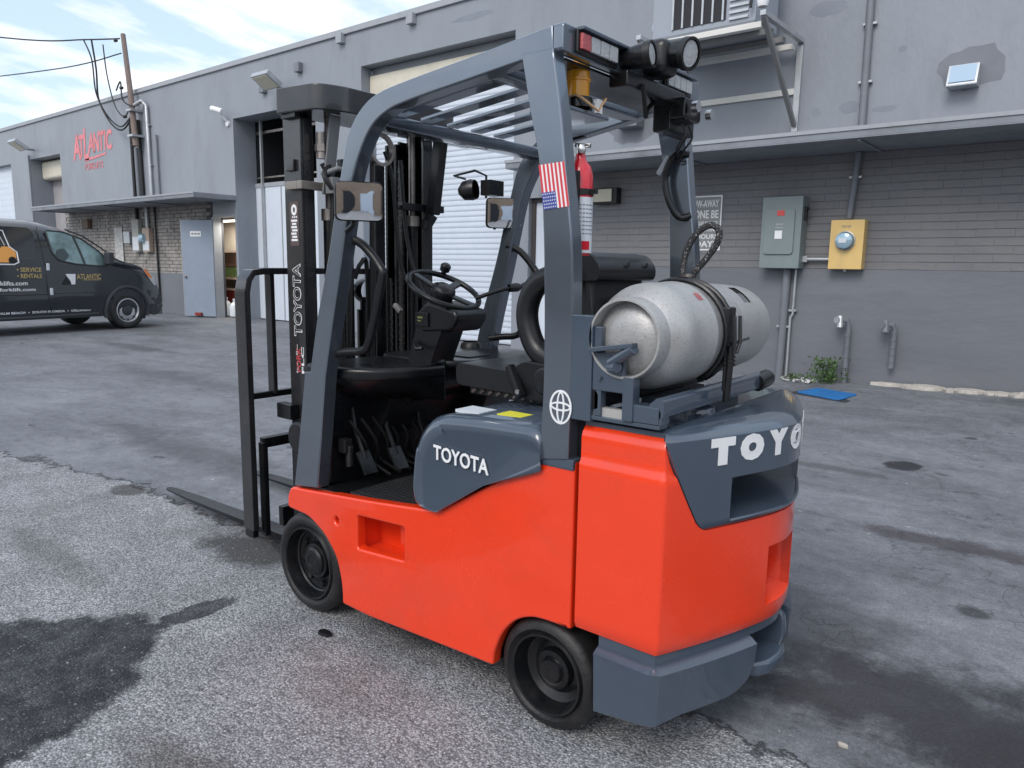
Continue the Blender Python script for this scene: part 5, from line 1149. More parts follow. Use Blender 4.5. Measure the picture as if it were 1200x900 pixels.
# work lights
def worklight(c, d, r, L_, big):
    c = Vector(c); d = Vector(d).normalized(); b_ = MB()
    b_.lathe([(-L_, 0), (-L_, r*.55), (-L_*.85, r*.72), (-L_*.2, r*.95), (0, r), (0.01, r), (0.012, r*.86)], c, d, 28); h_ = part('work_light', b_, BLACK, fk, smooth=40)
    b_ = MB(); b_.lathe([(0.006, r*.87), (0.010, r*.8), (0.012, 0)], c, d, 28); part('lens', b_, LENS, h_)
    b_ = MB(); b_.lathe([(-0.008, r*1.04), (0.014, r*1.04), (0.014, r*.86)], c, d, 28); part('lamp_ring', b_, CABLE, h_)
    return h_
worklight((-1.200, 2.135, 2.150), (0.80, 0.12, 0.05), 0.039, 0.12, False)
wl2 = worklight((-1.150, 2.298, 2.180), (0.86, -0.12, -0.18), 0.049, 0.13, True)
b = MB(); b.box((-1.30, 2.245, 2.12), (-1.20, 2.355, 2.235)); part('work_light_box', b, PLASTIC, wl2, bevel=0.03, seg=3)
b = MB(); b.tube([(-1.29, 2.20, 2.10), (-1.24, 2.18, 2.07), (-1.26, 2.24, 1.99), (-1.30, 2.32, 2.03), (-1.30, 2.4, 2.09)], 0.008, 6); part('cable', b, CABLE, fk)
b = MB(); b.box((-1.32, 2.10, 2.06), (-1.25, 2.50, 2.108)); b.box((-1.34, 2.43, 1.975), (-1.27, 2.62, 2.10)); part('light_bracket', b, BLACK, fk, bevel=0.008)
b = MB(); b.box((-1.28, 2.43, 2.01), (-1.215, 2.56, 2.085)); al = part('alarm', b, BLACK, fk, bevel=0.012)
b = MB(); b.lathe([(0, .02), (.02, .02), (.02, 0)], (-1.20, 2.46, 2.05), (1, 0, 0), 12); part('screw', b, CHROME, al)
b = MB(); b.lathe([(0, .018), (.02, .018), (.02, 0)], (-1.20, 2.57, 2.04), (1, 0, 0), 12); part('screw', b, CHROME, al)
rngc = random.Random(2)
for k in range(3):
    p0 = Vector((-1.24, 2.46+0.025*k, 2.00)); b = MB(); b.tube(catmull([p0, p0+Vector((0.01, rngc.uniform(-.02, .02), -.04)), p0+Vector((-.02, rngc.uniform(-.02, .03), -.08)), (-1.32, 2.60, 1.91-0.012*k)], 5), 0.004, 5); part('cable', b, CABLE, fk)
# beacon
bc_ = MB(); bc_.lathe([(0, 0.045), (0.03, 0.045), (0.032, 0.036)], (-1.36, 1.99, 1.985), (0, 0, 1), 20); be = part('beacon', bc_, BLACK, fk, label='amber warning beacon hanging inside the rear of the guard')
b = MB(); b.lathe([(0.0, 0.036), (0.05, 0.036), (0.052, 0.040), (0.058, 0.040), (0.06, 0.036), (0.10, 0.035), (0.108, 0.028), (0.11, 0)], (-1.36, 1.99, 2.012), (0, 0, 1), 24); part('lens', b, AMBER, be)
b = MB(); b.box((-1.44, 1.85, 1.955), (-1.30, 2.08, 1.968)); b.box((-1.325, 2.0, 1.968), (-1.31, 2.05, 2.0)); part('beacon_shelf', b, GUARD, be, bevel=0.003)
b = MB(); b.tube([(-1.33+0.055*cos(t/3.0), 2.0+0.06*sin(t/3.0), 1.99+0.025*sin(t/1.7)) for t in range(19)], 0.004, 5, closed=True); part('cable', b, mat('tan_wire', (0.4, 0.25, 0.13), 0.5), be)
b = MB(); b.box((-1.315, 2.01, 1.97), (-1.30, 2.04, 2.01)); part('tag', b, WHITE, be)
# grab handle on far post
b = MB(); b.tube(catmull([(-1.285, 2.62, 1.92), (-1.325, 2.595, 1.917), (-1.352, 2.585, 1.88), (-1.360, 2.585, 1.82), (-1.336, 2.585, 1.74), (-1.300, 2.595, 1.69), (-1.268, 2.62, 1.698)], 5), 0.0125, 10); part('grab_handle', b, BLACK, fk)
b = MB(); b.obox((-1.392, 2.59, 1.848), (-1.345, 2.59, 1.915), .02, .026); part('horn_button', b, GALV, fk, bevel=0.008)
# logo and flag on the near post
yl = 1.7893
b = MB(); cx0, cz0 = -1.252, 1.087
ring2d(b, (cx0, yl, cz0), (1, 0, 0), (0, 0, 1), 0.040, 0.052, 0.0062, 0.002)
ring2d(b, (cx0, yl, cz0+0.002), (1, 0, 0), (0, 0, 1), 0.037, 0.014, 0.0055, 0.0024)
ring2d(b, (cx0, yl, cz0-0.001), (1, 0, 0), (0, 0, 1), 0.0145, 0.048, 0.0055, 0.0028); part('emblem', b, WHITE, fk, smooth=0)
FL = [(-1.352, 1.793), (-1.262, 1.797), (-1.240, 1.672), (-1.330, 1.664)]     # TL TR BR BL
def fq(u, v_): 
    a_ = Vector(FL[0]).lerp(Vector(FL[1]), u); c_ = Vector(FL[3]).lerp(Vector(FL[2]), u); q = a_.lerp(c_, v_); return (q.x, q.y)
b = MB(); b.prism([fq(0, 0), fq(1, 0), fq(1, 1), fq(0, 1)], (0, yl, 0), EX, EZ, EYn, 0.0012); fg = part('flag_sticker', b, WHITE, fk, label='United States flag sticker hung vertically on the rear post')
for k in range(7):
    u0, u1 = 1-(2*k+1)/13, 1-(2*k)/13; v1 = 1 if u1 > 0.56 else 0.62
    b = MB(); b.prism([fq(u0, 0), fq(u1, 0), fq(u1, v1), fq(u0, v1)], (0, yl-0.0012, 0), EX, EZ, EYn, 0.0012); part('stripe', b, FLAGR, fg)
b = MB(); b.prism([fq(0, 0.62), fq(0.54, 0.62), fq(0.54, 1), fq(0, 1)], (0, yl-0.0012, 0), EX, EZ, EYn, 0.0015); part('canton', b, FLAGB, fg)
b = MB()
for i in range(6):
    for j in range(5):
        c = fq(0.05+0.088*i+(0.02 if j % 2 else 0), 0.66+0.075*j); q = 0.0022; b.prism([(c[0]-q, c[1]), (c[0], c[1]-q), (c[0]+q, c[1]), (c[0], c[1]+q)], (0, yl-0.0027, 0), EX, EZ, EYn, 0.0006)
part('stars', b, WHITE, fg, smooth=0)
# tank carrier
b = MB(); b.box((-1.240, 1.793, 1.055), (-1.150, 1.835, 1.365)); b.box((-1.150, 1.797, 1.15), (-1.045, 1.815, 1.262)); b.box((-1.150, 1.80, 1.262), (-1.125, 1.85, 1.335)); tb = part('tank_bracket', b, GREY, fk, bevel=0.005)
b = MB(); b.tube([(-1.085, 1.79, 1.235), (-1.0, 1.77, 1.285)], 0.017, 10); b.obox((-1.15, 1.79, 1.268), (-1.0, 1.77, 1.293), 0.032, 0.014); part('stop_arm', b, GREY, tb, bevel=0.003)
b = MB(); b.tube([(-1.085, 1.79, 1.222), (-1.055, 1.775, 1.228)], 0.016, 10); b.tube([(-1.12, 1.80, 1.19), (-1.12, 1.785, 1.19)], 0.006, 8); part('pin', b, GREY, tb)
b = MB(); b.box((-1.045, 1.79, 1.075), (-1.01, 1.83, 1.20)); part('carrier_leg', b, GREY, tb, bevel=0.004)
b = MB(); b.box((-1.145, 1.80, 1.075), (-1.12, 1.83, 1.16)); part('carrier_leg', b, GREY, tb, bevel=0.004)
b = MB(); b.box((-1.20, 1.81, 1.072), (-1.045, 1.83, 1.10)); part('bare_plate', b, mat('bare_alu', (0.5, 0.49, 0.47), 0.5, metal=0.4), tb)
b = MB(); b.box((-1.045, 1.796, 1.076), (-0.932, 1.802, 1.124)); b.box((-1.20, 1.80, 1.062), (-0.93, 1.85, 1.075)); b.prism([(-1.01, 1.075), (-0.925, 1.075), (-0.925, 1.115), (-0.94, 1.125), (-1.01, 1.125)], (0, 1.80, 0), EX, EZ, (0, 1, 0), 0.05); cr_o = part('tank_cradle', b, GREY, fk, bevel=0.005)
for x_ in (-0.945, -1.155):
    b = MB(); b.prism(roundpoly([(x_-0.02, 1.095), (x_+0.025, 1.095), (x_+0.025, 1.14), (x_+0.01, 1.155), (x_-0.02, 1.13)], 0.008), (0, 1.80, 0), EX, EZ, (0, 1, 0), 0.72); part('cradle_rail', b, BLACK if x_ < -1 else GREY, cr_o)
b = MB(); b.tube([(-0.93, 2.50, 1.115), (-0.93, 2.60, 1.125)], 0.030, 14); part('cradle_roller', b, BLACK, cr_o, bevel=0.006)
b = MB(); b.box((-1.13, 2.05, 1.055), (-0.97, 2.45, 1.10)); b.lathe([(0, .06), (.02, .055), (.03, .03)], (-0.99, 2.16, 1.055), (0, 0, 1), 20); part('cradle_base', b, GREY, cr_o, bevel=0.006)
# strap ring with latch
TX, TZ, TR = -1.05, 1.305, 0.155
b = MB(); SY = 2.115
for y_, r_ in ((SY, 0.008), (SY+0.045, 0.008)):
    b.tube([(TX+(TR+0.008)*cos(radians(a)), y_, TZ+(TR+0.008)*sin(radians(a))) for a in range(-60, 230, 10)], r_, 8)
stp = part('tank_strap', b, BLACK, fk)
b = MB(); vs = []
for a in range(-60, 231, 10):
    for y_ in (SY-0.002, SY+0.047): vs.append((TX+(TR+0.006)*cos(radians(a)), y_, TZ+(TR+0.006)*sin(radians(a))))
b.add(vs, [(2*i, 2*i+1, 2*i+3, 2*i+2) for i in range(len(vs)//2-1)]); part('strap_band', b, PLASTIC, stp)
b = MB(); b.box((TX+0.135, SY-0.004, TZ-0.02), (TX+0.170, SY+0.049, TZ+0.085)); b.box((TX+0.152, SY+.008, TZ-0.17), (TX+0.164, SY+0.034, TZ-0.02)); part('latch_plate', b, BLACK, stp, bevel=0.008)
b = MB(); b.tube([(TX+0.185, SY+0.0, TZ+0.06), (TX+0.19, SY+0.0, TZ-0.02), (TX+0.185, SY+0.01, TZ-0.05), (TX+0.185, SY+0.03, TZ-0.05), (TX+0.19, SY+0.04, TZ-0.02), (TX+0.185, SY+0.04, TZ+0.06)], 0.006, 8); b.tube([(TX+0.18, SY+0.02, TZ-0.02), (TX+0.19, SY+0.10, TZ-0.01)], 0.006, 8); part('latch_hook', b, MAST, stp)
b = MB(); b.tube([(TX+0.172, SY+0.02, TZ-0.03), (TX+0.165, SY+0.02, TZ-0.2)], 0.012, 8)
for i in range(3): b.lathe([(0, .016), (.006, .016)], (TX+0.171, SY+0.02, TZ-0.06-i*0.012), (0, 0, -1), 8)
part('latch_bolt', b, BLACK, stp)
# propane tank
pt = thing('propane_tank', (TX, 2.2, 1.14), 'scuffed grey aluminium propane tank lying across the rear deck of the forklift', 'propane tank')
prof = [(0.10, 0)]+[(0.10-0.085*sin(t)*0 - 0.0, 0) for t in ()]
D = [(1.806, 0.0), (1.808, 0.03), (1.814, 0.06), (1.825, 0.085), (1.842, 0.108), (1.860, 0.127), (1.885, 0.145), (1.91, TR-0.002), (1.94, TR), (2.06, TR), (2.066, TR+0.003), (2.074, TR+0.003), (2.08, TR), (2.25, TR), (2.275, TR-0.003), (2.30, 0.147), (2.34, 0.12), (2.37, 0.08), (2.38, 0)]
b = MB(); b.lathe([(y, r) for y, r in D], (TX, 0, TZ), (0, 1, 0), 56); part('body', b, ALU, pt, smooth=50)
b = MB(); b.lathe([(1.87, 0.117), (1.80, 0.115), (1.793, 0.112), (1.793, 0.106), (1.80, 0.1045), (1.86, 0.1045)], (TX, 0, TZ), (0, 1, 0), 56); part('foot_ring', b, ALU, pt, smooth=50)
# collar with window
b = MB(); cv = []; ns_ = 48; ys_ = [2.285, 2.35, 2.38, 2.41, 2.53, 2.565, 2.58]; rs_ = [0.150, 0.149, 0.148, 0.147, 0.140, 0.130, 0.118]
for y_, r_ in zip(ys_, rs_):
    for k in range(ns_): t_ = 2*pi*k/ns_; cv.append((TX+r_*cos(t_), y_, TZ+r_*sin(t_)))
for y_, r_ in zip(ys_, rs_):
    for k in range(ns_): t_ = 2*pi*k/ns_; cv.append((TX+(r_-0.006)*cos(t_), y_, TZ+(r_-0.006)*sin(t_)))
nv = len(ys_)*ns_; fs = []
def skip(k, j): return j in (1, 2) and 5 <= k <= 8
for j in range(len(ys_)-1):
    for k in range(ns_):
        if skip(k, j): continue
        l = (k+1) % ns_; fs.append((j*ns_+k, j*ns_+l, (j+1)*ns_+l, (j+1)*ns_+k)); fs.append((nv+j*ns_+l, nv+j*ns_+k, nv+(j+1)*ns_+k, nv+(j+1)*ns_+l))
j = len(ys_)-1
for k in range(ns_): l = (k+1) % ns_; fs.append((j*ns_+k, j*ns_+l, nv+j*ns_+l, nv+j*ns_+k))
b.add(cv, fs); part('collar', b, ALU, pt, smooth=50)
b = MB(); b.lathe([(2.37, 0.03), (2.46, 0.03), (2.47, 0.045), (2.51, 0.045), (2.515, 0)], (TX, 0, TZ), (0, 1, 0), 16); part('valve', b, mat('brass', (0.55, 0.38, 0.12), 0.35, metal=1), pt)
b = MB(); text_into(b, 'UN', (TX+0.114, 2.02, TZ+0.106), (0, 1, 0), (-0.7, 0, 0.7), 0.03, 0.03, 0.01, 0.001); o = part('red_mark', b, mat('faded_red_print', (0.45, 0.12, 0.13), 0.6), pt)
# speckled rope loop
b = MB(); b.tube(catmull([(-1.120, 2.28, 1.462), (-1.124, 2.3, 1.543), (-1.091, 2.3, 1.611), (-1.049, 2.31, 1.641), (-1.022, 2.32, 1.629), (-1.022, 2.32, 1.589), (-1.057, 2.32, 1.535), (-1.093, 2.32, 1.493), (-1.112, 2.32, 1.455)], 5), 0.0115, 8); part('hose_loop', b, BRAID, fk)
b = MB(); b.tube([(-1.09, 2.26, 1.44), (-1.09, 2.26, 1.485)], 0.012, 10); part('fitting', b, STEEL, fk)
# fire extinguisher (held on the inside of the guard)
fe = thing('fire_extinguisher', (-1.30, 1.92, 1.53), 'red fire extinguisher with white label mounted behind the rear post of the forklift', 'fire extinguisher')
ex_, ey_ = -1.292, 1.915
r_ = 0.040
b = MB(); b.lathe([(0, 0), (0, .034), (.01, r_), (.235, r_), (.262, .033), (.28, .018), (.30, .014)], (ex_, ey_, 1.535), (0, 0, 1), 32); part('cylinder', b, EXTRED, fe, smooth=50)
b = MB(); b.lathe([(0.008, r_+.0012), (.172, r_+.0012)], (ex_, ey_, 1.535), (0, 0, 1), 32); part('label', b, LABELW, fe)
b = MB()
for k in range(8):
    z_ = 1.60+k*0.012
    for a in range(0, 7):
        t_ = radians(-80+a*15); c_ = Vector((ex_+(r_+.0016)*cos(t_), ey_+(r_+.0016)*sin(t_), z_)); q_ = Vector((-sin(t_), cos(t_), 0)); b.obox(c_-q_*.0035, c_+q_*.0035, .0008, .003)
part('print', b, LABELG, fe, stuff=False)
b = MB()
for a in range(0, 3):
    t0_, t1_ = radians(-50+a*16), radians(-34+a*16); p0 = Vector((ex_+(r_+.0018)*cos(t0_), ey_+(r_+.0018)*sin(t0_), 0)); p1 = Vector((ex_+(r_+.0018)*cos(t1_), ey_+(r_+.0018)*sin(t1_), 0)); b.add([p0+Vector((0,0,1.552)), p1+Vector((0,0,1.552)), p1+Vector((0,0,1.578)), p0+Vector((0,0,1.578))], [(0, 1, 2, 3)])
part('red_band', b, EXTRED, fe)
b = MB(); b.lathe([(0.178, r_+.003), (.196, r_+.003)], (ex_, ey_, 1.535), (0, 0, 1), 28); b.box((ex_+r_, ey_-.006, 1.716), (ex_+r_+.022, ey_+.006, 1.728)); part('strap', b, CABLE, fe)
b = MB(); b.tube([(ex_, ey_, 1.83), (ex_, ey_, 1.862)], .014, 12); b.obox((ex_-.02, ey_, 1.862), (ex_+.028, ey_+.01, 1.857), .014, .012); b.lathe([(0, .012), (.012, .012), (.013, 0)], (ex_+.01, ey_-.01, 1.845), (.6, -1, 0), 14); part('valve', b, CHROME, fe, bevel=.002)
b = MB(); b.obox((ex_-.04, ey_, 1.878), (ex_+.012, ey_+.004, 1.886), .016, .008); part('lever', b, BLACK, fe, bevel=.002)
b = MB(); b.box((-1.345, 1.846, 1.60), (-1.26, 1.872, 1.78)); part('extinguisher_bracket', b, BLACK, fk, bevel=.004)
# seat
seat = [(-1.955, 1.052), (-1.955, 1.10), (-1.93, 1.125), (-1.7, 1.120), (-1.50, 1.115), (-1.45, 1.06), (-1.48, 1.028), (-1.93, 1.030)]
b = MB(); b.prism(roundpoly([(-1.958, 1.042), (-1.962, 1.13), (-1.50, 1.118), (-1.46, 1.035)], [0.03, 0.035, 0.02, 0.01], 5), (0, 2.085, 0), EX, EZ, (0, 1, 0), 0.47); part('seat', b, VINYL, fk, bevel=0.022, seg=3)
b = MB(); b.box((-1.90, 2.10, 1.012), (-1.42, 2.54, 1.045)); part('seat_base', b, BLACK, fk, bevel=0.006)
b = MB()
for i in range(9): b.tube([(-1.88+.04*i, 2.098, 1.022), (-1.86+.04*i, 2.092, 1.034)], .006, 6)
part('seat_spring', b, STEEL, fk)
b = MB(); b.prism(roundpoly([(-1.62, 1.035), (-1.66, 1.13), (-1.60, 1.175), (-1.44, 1.165), (-1.38, 1.12), (-1.38, 1.03)], 0.03), (0, 2.045, 0), EX, EZ, (0, 1, 0), 0.055); hg = part('seat_hinge', b, PLASTIC, fk, bevel=0.008)
b = MB(); b.lathe([(0, .050), (.012, .046), (.015, 0)], (-1.50, 2.045, 1.11), (0, -1, 0), 20); b.obox((-1.655, 2.04, 1.150), (-1.585, 2.02, 1.045), .03, .03); part('belt_buckle', b, PLASTIC, hg, bevel=.006)
b = MB(); b.lathe([(0, .009), (.006, .009), (.006, 0)], (-1.585, 2.003, 1.068), (0, -1, 0), 12); part('bolt', b, CHROME, hg)
b = MB(); b.prism(roundpoly([(-1.44, 1.14), (-1.55, 1.36), (-1.50, 1.53), (-1.38, 1.50), (-1.34, 1.18)], [.03, .05, .04, .03, .02]), (0, 2.12, 0), EX, EZ, (0, 1, 0), 0.36); bk = part('backrest', b, VINYL, fk, bevel=0.03, seg=3)
b = MB(); b.prism(roundpoly([(-1.53, 1.455), (-1.50, 1.54), (-1.44, 1.555), (-1.36, 1.545), (-1.325, 1.50), (-1.33, 1.455)], .02), (0, 2.10, 0), EX, EZ, (0, 1, 0), 0.385); part('backrest_cap', b, VINYL, bk, bevel=0.015, seg=3)
b = MB(); b.box((-1.340, 2.22, 1.18), (-1.325, 2.46, 1.40)); part('backrest_panel', b, PLASTIC, bk, bevel=.006)
b = MB()
for y_ in (2.28, 2.41): b.lathe([(0, .009), (.003, .009), (.003, 0)], (-1.327, y_, 1.51), (1, 0, .1), 10)
part('cap_hole', b, CABLE, bk)
for y_ in (2.085, 2.52):
    P = catmull([(-1.42, y_, 1.455), (-1.50, y_, 1.470), (-1.575, y_, 1.435), (-1.612, y_, 1.36), (-1.605, y_, 1.28), (-1.56, y_, 1.205), (-1.47, y_, 1.17)], 5)
    b = MB(); b.tube(P, [0.034]+[0.040]*(len(P)-2)+[0.030], 12); part('hip_bolster', b, VINYL, bk, smooth=60)
b = MB(); b.box((-1.50, 2.035, 1.165), (-1.40, 2.08, 1.235)); part('bolster_mount', b, GALV if False else GUARD, bk, bevel=.006)
# dash, cowl and legs
cwp2 = roundpoly([(-2.62, 1.868), (-2.47, 1.868), (-2.36, 1.885), (-2.26, 1.96), (-2.19, 2.09), (-2.17, 2.25), (-2.62, 2.25)], [.01, .05, .05, .05, .05, .01, .01], 4)
cw_ = plate('cowl', cwp2, [], (0, 0, 1.058), (1, 0, 0), (0, 1, 0), 0.056, 0.018, PLASTIC, fk)
b = MB(); b.prism(roundpoly([(-2.62, 1.875), (-2.50, 1.875), (-2.48, 1.95), (-2.45, 2.25), (-2.62, 2.25)], .02), (0, 0, 0.58), (1, 0, 0), (0, 1, 0), (0, 0, 1), 0.42); part('lower_cowl', b, BLACK, cw_, bevel=.02)
b = MB(); rg = [(0.0, 1.036), (-.03, .99), (-.09, .95), (-.16, .93)]; nP = len(cwp2); cc = Vector((-2.56, 2.22))
vs = []
for d_, z_ in rg:
    for p_ in cwp2:
        q_ = Vector(p_); dr = (q_-cc).normalized(); q2 = q_+dr*(d_-.006) if q_.x > -2.6 and q_.y < 2.2 else q_; vs.append((max(q2.x, -2.62), q2.y, z_))
b.add(vs, [(i*nP+k, i*nP+(k+1) % nP, (i+1)*nP+(k+1) % nP, (i+1)*nP+k) for i in range(3) for k in range(nP)]); part('cowl_underside', b, PLASTIC, cw_, smooth=60)
b = MB(); b.lathe([(0, .035), (.003, .034), (.003, .028), (-.01, .026), (-.01, 0)], (-2.40, 1.99, 1.083), (0, 0, 1), 20); part('cup_holder', b, CABLE, cw_)
b = MB(); b.prism(roundpoly([(-2.60, 0.60), (-2.60, 1.06), (-2.34, 1.07), (-2.30, 0.96), (-2.42, 0.85), (-2.44, 0.60)], .03), (0, 2.22, 0), EX, EZ, (0, 1, 0), 0.60); part('cowl', b, PLASTIC, fk, bevel=0.012)
b = MB(); b.prism(roundpoly([(-2.66, 2.30), (-2.25, 2.30), (-2.10, 2.50), (-2.08, 2.75), (-2.20, 2.87), (-2.64, 2.88)], .06), (0, 0, 1.055), (1, 0, 0), (0, 1, 0), (0, 0, 1), 0.035); ts = part('side_tray', b, PLASTIC, fk, bevel=0.012)
b = MB(); b.box((-2.40, 2.45, 1.09), (-2.22, 2.60, 1.096)); part('tray_pad', b, CABLE, ts, bevel=.004)
b = MB(); b.lathe([(0, .06), (.02, .055), (.03, .045)], (-2.52, 2.80, 1.09), (0, 0, 1), 20); part('post_boot', b, CABLE, ts)
b = MB(); b.prism(roundpoly([(-2.60, 0.58), (-2.60, 1.05), (-2.20, 1.05), (-2.24, .9), (-2.40, .58)], .03), (0, 2.60, 0), EX, EZ, (0, 1, 0), 0.20); part('cowl', b, PLASTIC, fk, bevel=0.01)
b = MB(); b.prism(roundpoly([(-2.60, .58), (-2.60, 1.04), (-2.33, 1.04), (-2.36, .90), (-2.44, .74), (-2.46, .58)], .04), (0, 2.10, 0), EX, EZ, (0, 1, 0), .50); part('firewall', b, PLASTIC, fk, bevel=.015)
# column
b = MB(); b.prism(roundpoly([(-2.40, 1.06), (-2.25, 1.06), (-2.24, 1.10), (-2.185, 1.22), (-2.17, 1.31), (-2.29, 1.34), (-2.35, 1.20)], .025), (0, 2.235, 0), EX, EZ, (0, 1, 0), 0.14); sc1 = part('steering_column', b, PLASTIC, fk, bevel=0.018, seg=3)
b = MB(); b.prism(roundpoly([(-2.30, 1.21), (-2.13, 1.225), (-2.09, 1.28), (-2.10, 1.315), (-2.26, 1.35), (-2.33, 1.30)], .02), (0, 2.23, 0), EX, EZ, (0, 1, 0), 0.20); part('display_pod', b, PLASTIC, sc1, bevel=0.018, seg=3)
b = MB(); b.box((-2.33, 2.222, 1.24), (-2.25, 2.236, 1.30)); part('switch_panel', b, BLACK, sc1, bevel=.004)
b = MB(); b.box((-2.31, 2.218, 1.275), (-2.28, 2.224, 1.282)); b.box((-2.31, 2.218, 1.262), (-2.29, 2.224, 1.267)); part('print', b, mat('green_print', (0.25, 0.28, 0.08), 0.5), sc1)
b = MB(); b.tube([(-2.34, 2.22, 1.17), (-2.30, 2.20, 1.145), (-2.26, 2.20, 1.15)], .008, 8); b.lathe([(0, .06), (.03, .065), (.06, .05)], (-2.30, 2.30, 1.055), (0, 0, 1), 20); part('tilt_lever', b, BLACK, sc1)
b = MB(); b.obox((-2.36, 2.17, 1.30), (-2.40, 2.17, 1.33), .02, .02); part('key_switch', b, STEEL, sc1, bevel=.004)
# steering wheel
C0 = Vector((-2.262, 2.33, 1.395)); nrm = Vector((0.46, -0.02, 0.89)).normalized(); a_ = nrm.orthogonal().normalized(); a_ = Vector((0, 1, 0)).cross(nrm).normalized(); b2 = nrm.cross(a_)
b = MB(); RW = 0.160; b.tube([C0+a_*RW*cos(2*pi*k/40)+b2*RW*sin(2*pi*k/40) for k in range(40)], 0.0125, 10, closed=True); swh = part('steering_wheel', b, PLASTIC, fk, smooth=60)
b = MB(); b.lathe([(-.05, .035), (-.03, .05), (.0, .055), (.02, .05), (.032, .03), (.035, 0)], C0-nrm*0.01, nrm, 28); part('horn_pad', b, PLASTIC, swh, smooth=60)
b = MB()
for t_ in (radians(200), radians(20), radians(110)): b.obox(C0+(a_*cos(t_)+b2*sin(t_))*0.04-nrm*.01, C0+(a_*cos(t_)+b2*sin(t_))*RW, .035, .014, up=nrm)
part('spoke', b, PLASTIC, swh, bevel=.005)
b = MB(); kd = C0+(a_*cos(radians(140))+b2*sin(radians(140)))*RW; b.lathe([(0, .012), (.02, .012), (.025, .022), (.05, .024), (.06, .014), (.062, 0)], kd, nrm, 16); part('spinner_knob', b, PLASTIC, swh)
# hydraulic levers
b = MB(); b.tube(catmull([(-2.16, 2.42, 1.36), (-2.08, 2.52, 1.40), (-2.03, 2.62, 1.415)], 4), .009, 8); b.lathe([(0, .018), (.04, .02), (.06, .012), (.08, .019), (.11, .021), (.125, .0)], (-2.07, 2.54, 1.405), (0.4, .9, .10), 12); part('control_lever', b, PLASTIC, fk)
b = MB(); b.lathe([(0, .012), (.03, .022), (.05, .024), (.065, 0)], (-2.01, 2.66, 1.418), (0.4, .9, .06), 12); part('lever_knob', b, PLASTIC, fk)
# pedals
for (x_, y_) in ((-2.34, 1.98), (-2.30, 2.12), (-2.28, 2.30)):
    b = MB(); b.obox((x_, y_, 0.63), (x_-0.06, y_, 0.72), .07, .014, up=(1, 0, .4)); pe = part('pedal', b, BLACK, fk, bevel=.004)
    b = MB(); b.tube([(x_-.04, y_, .69), (x_-.10, y_, .80), (x_-.12, y_, .90)], .010, 8); part('pedal_arm', b, BLACK, pe)
b = MB(); b.tube([(-2.42, 1.93, 0.66), (-2.42, 1.93, 0.75)], .018, 10); b.box((-2.46, 1.90, .72), (-2.41, 1.94, .78)); part('linkage', b, MAST, fk, bevel=.008)
b = MB()
for k in range(6): b.tube(catmull([(-2.44, 1.95+.06*k, .85), (-2.40, 2.0+.06*k, .75), (-2.42, 2.05+.05*k, .66), (-2.36, 2.1+.06*k, .60)], 4), .007, 5)
part('hose_bundle', b, CABLE, fk, stuff=False)
# grab bars on A posts, mirrors
def grabbar(y, s):
    b_ = MB(); b_.tube(catmull([(-2.30, y, 1.60), (-2.24, y+.03*s, 1.57), (-2.17, y+.05*s, 1.49), (-2.16, y+.05*s, 1.44), (-2.235, y+.05*s, 1.21), (-2.27, y+.045*s, 1.165), (-2.34, y+.02*s, 1.155), (-2.40, y, 1.145)], 4), .0165, 10); part('grab_bar', b_, BLACK, fk, smooth=60)
grabbar(1.84, 1); grabbar(2.80, 1)
def mirror(cx_, cy_, cz_, w_, h_, nx_, ny_):
    n_ = Vector((nx_, ny_, -0.035)).normalized(); rt = Vector((0, 0, 1)).cross(n_).normalized(); u_ = n_.cross(rt); P = roundpoly([(-w_/2, -h_/2), (w_/2, -h_/2), (w_/2, h_/2), (-w_/2, h_/2)], .025, 5)
    m_ = plate('mirror', P, [], (cx_, cy_, cz_), rt, u_, .03, .010, BLACK, fk)
    # slightly convex glass
    b_ = MB(); c = Vector((cx_, cy_, cz_))+n_*.0155; N = len(P); vs = [c+n_*.005]; SC = (.15, .3, .45, .6, .75, .86, .94)
    for sc in SC:
        for p in P:
            rr2 = ((p[0]*sc)**2+(p[1]*sc)**2)/(w_*w_/2); vs.append(c+rt*p[0]*sc+u_*p[1]*sc+n_*(.005*(1-rr2)))
    b_.add(vs, [(0, 1+k, 1+(k+1) % N) for k in range(N)]+[(1+q*N+k, 1+q*N+N+k, 1+q*N+N+(k+1) % N, 1+q*N+(k+1) % N) for q in range(len(SC)-1) for k in range(N)]); part('mirror_glass', b_, MIRROR, m_, smooth=60)
mirror(-2.165, 1.79, 1.722, 0.175, 0.140, 0.86, -0.52); mirror(-2.30, 2.775, 1.747, 0.175, 0.142, 0.80, -0.60)
b = MB(); b.tube([(-2.25, 1.80, 1.62), (-2.20, 1.79, 1.64), (-2.19, 1.80, 1.70)], .009, 8); part('mirror_arm', b, BLACK, fk)
b = MB(); b.tube([(-2.39, 2.81, 1.68), (-2.34, 2.80, 1.72), (-2.32, 2.79, 1.74)], .009, 8); part('mirror_arm', b, BLACK, fk)
# front work light on far post
hl = MB(); hl.lathe([(0, .045), (.02, .05), (.06, .045), (.085, .02), (.09, 0)], (-2.43, 2.72, 1.86), (-0.9, -.3, -.1), 20); h1 = part('front_light', hl, BLACK, fk)
b = MB(); b.tube([(-2.40, 2.76, 1.82), (-2.40, 2.76, 1.925), (-2.40, 2.68, 1.94), (-2.48, 2.62, 1.915), (-2.46, 2.68, 1.905)], .006, 6); b.box((-2.40, 2.72, 1.83), (-2.34, 2.82, 1.90)); part('light_guard', b, BLACK, h1)
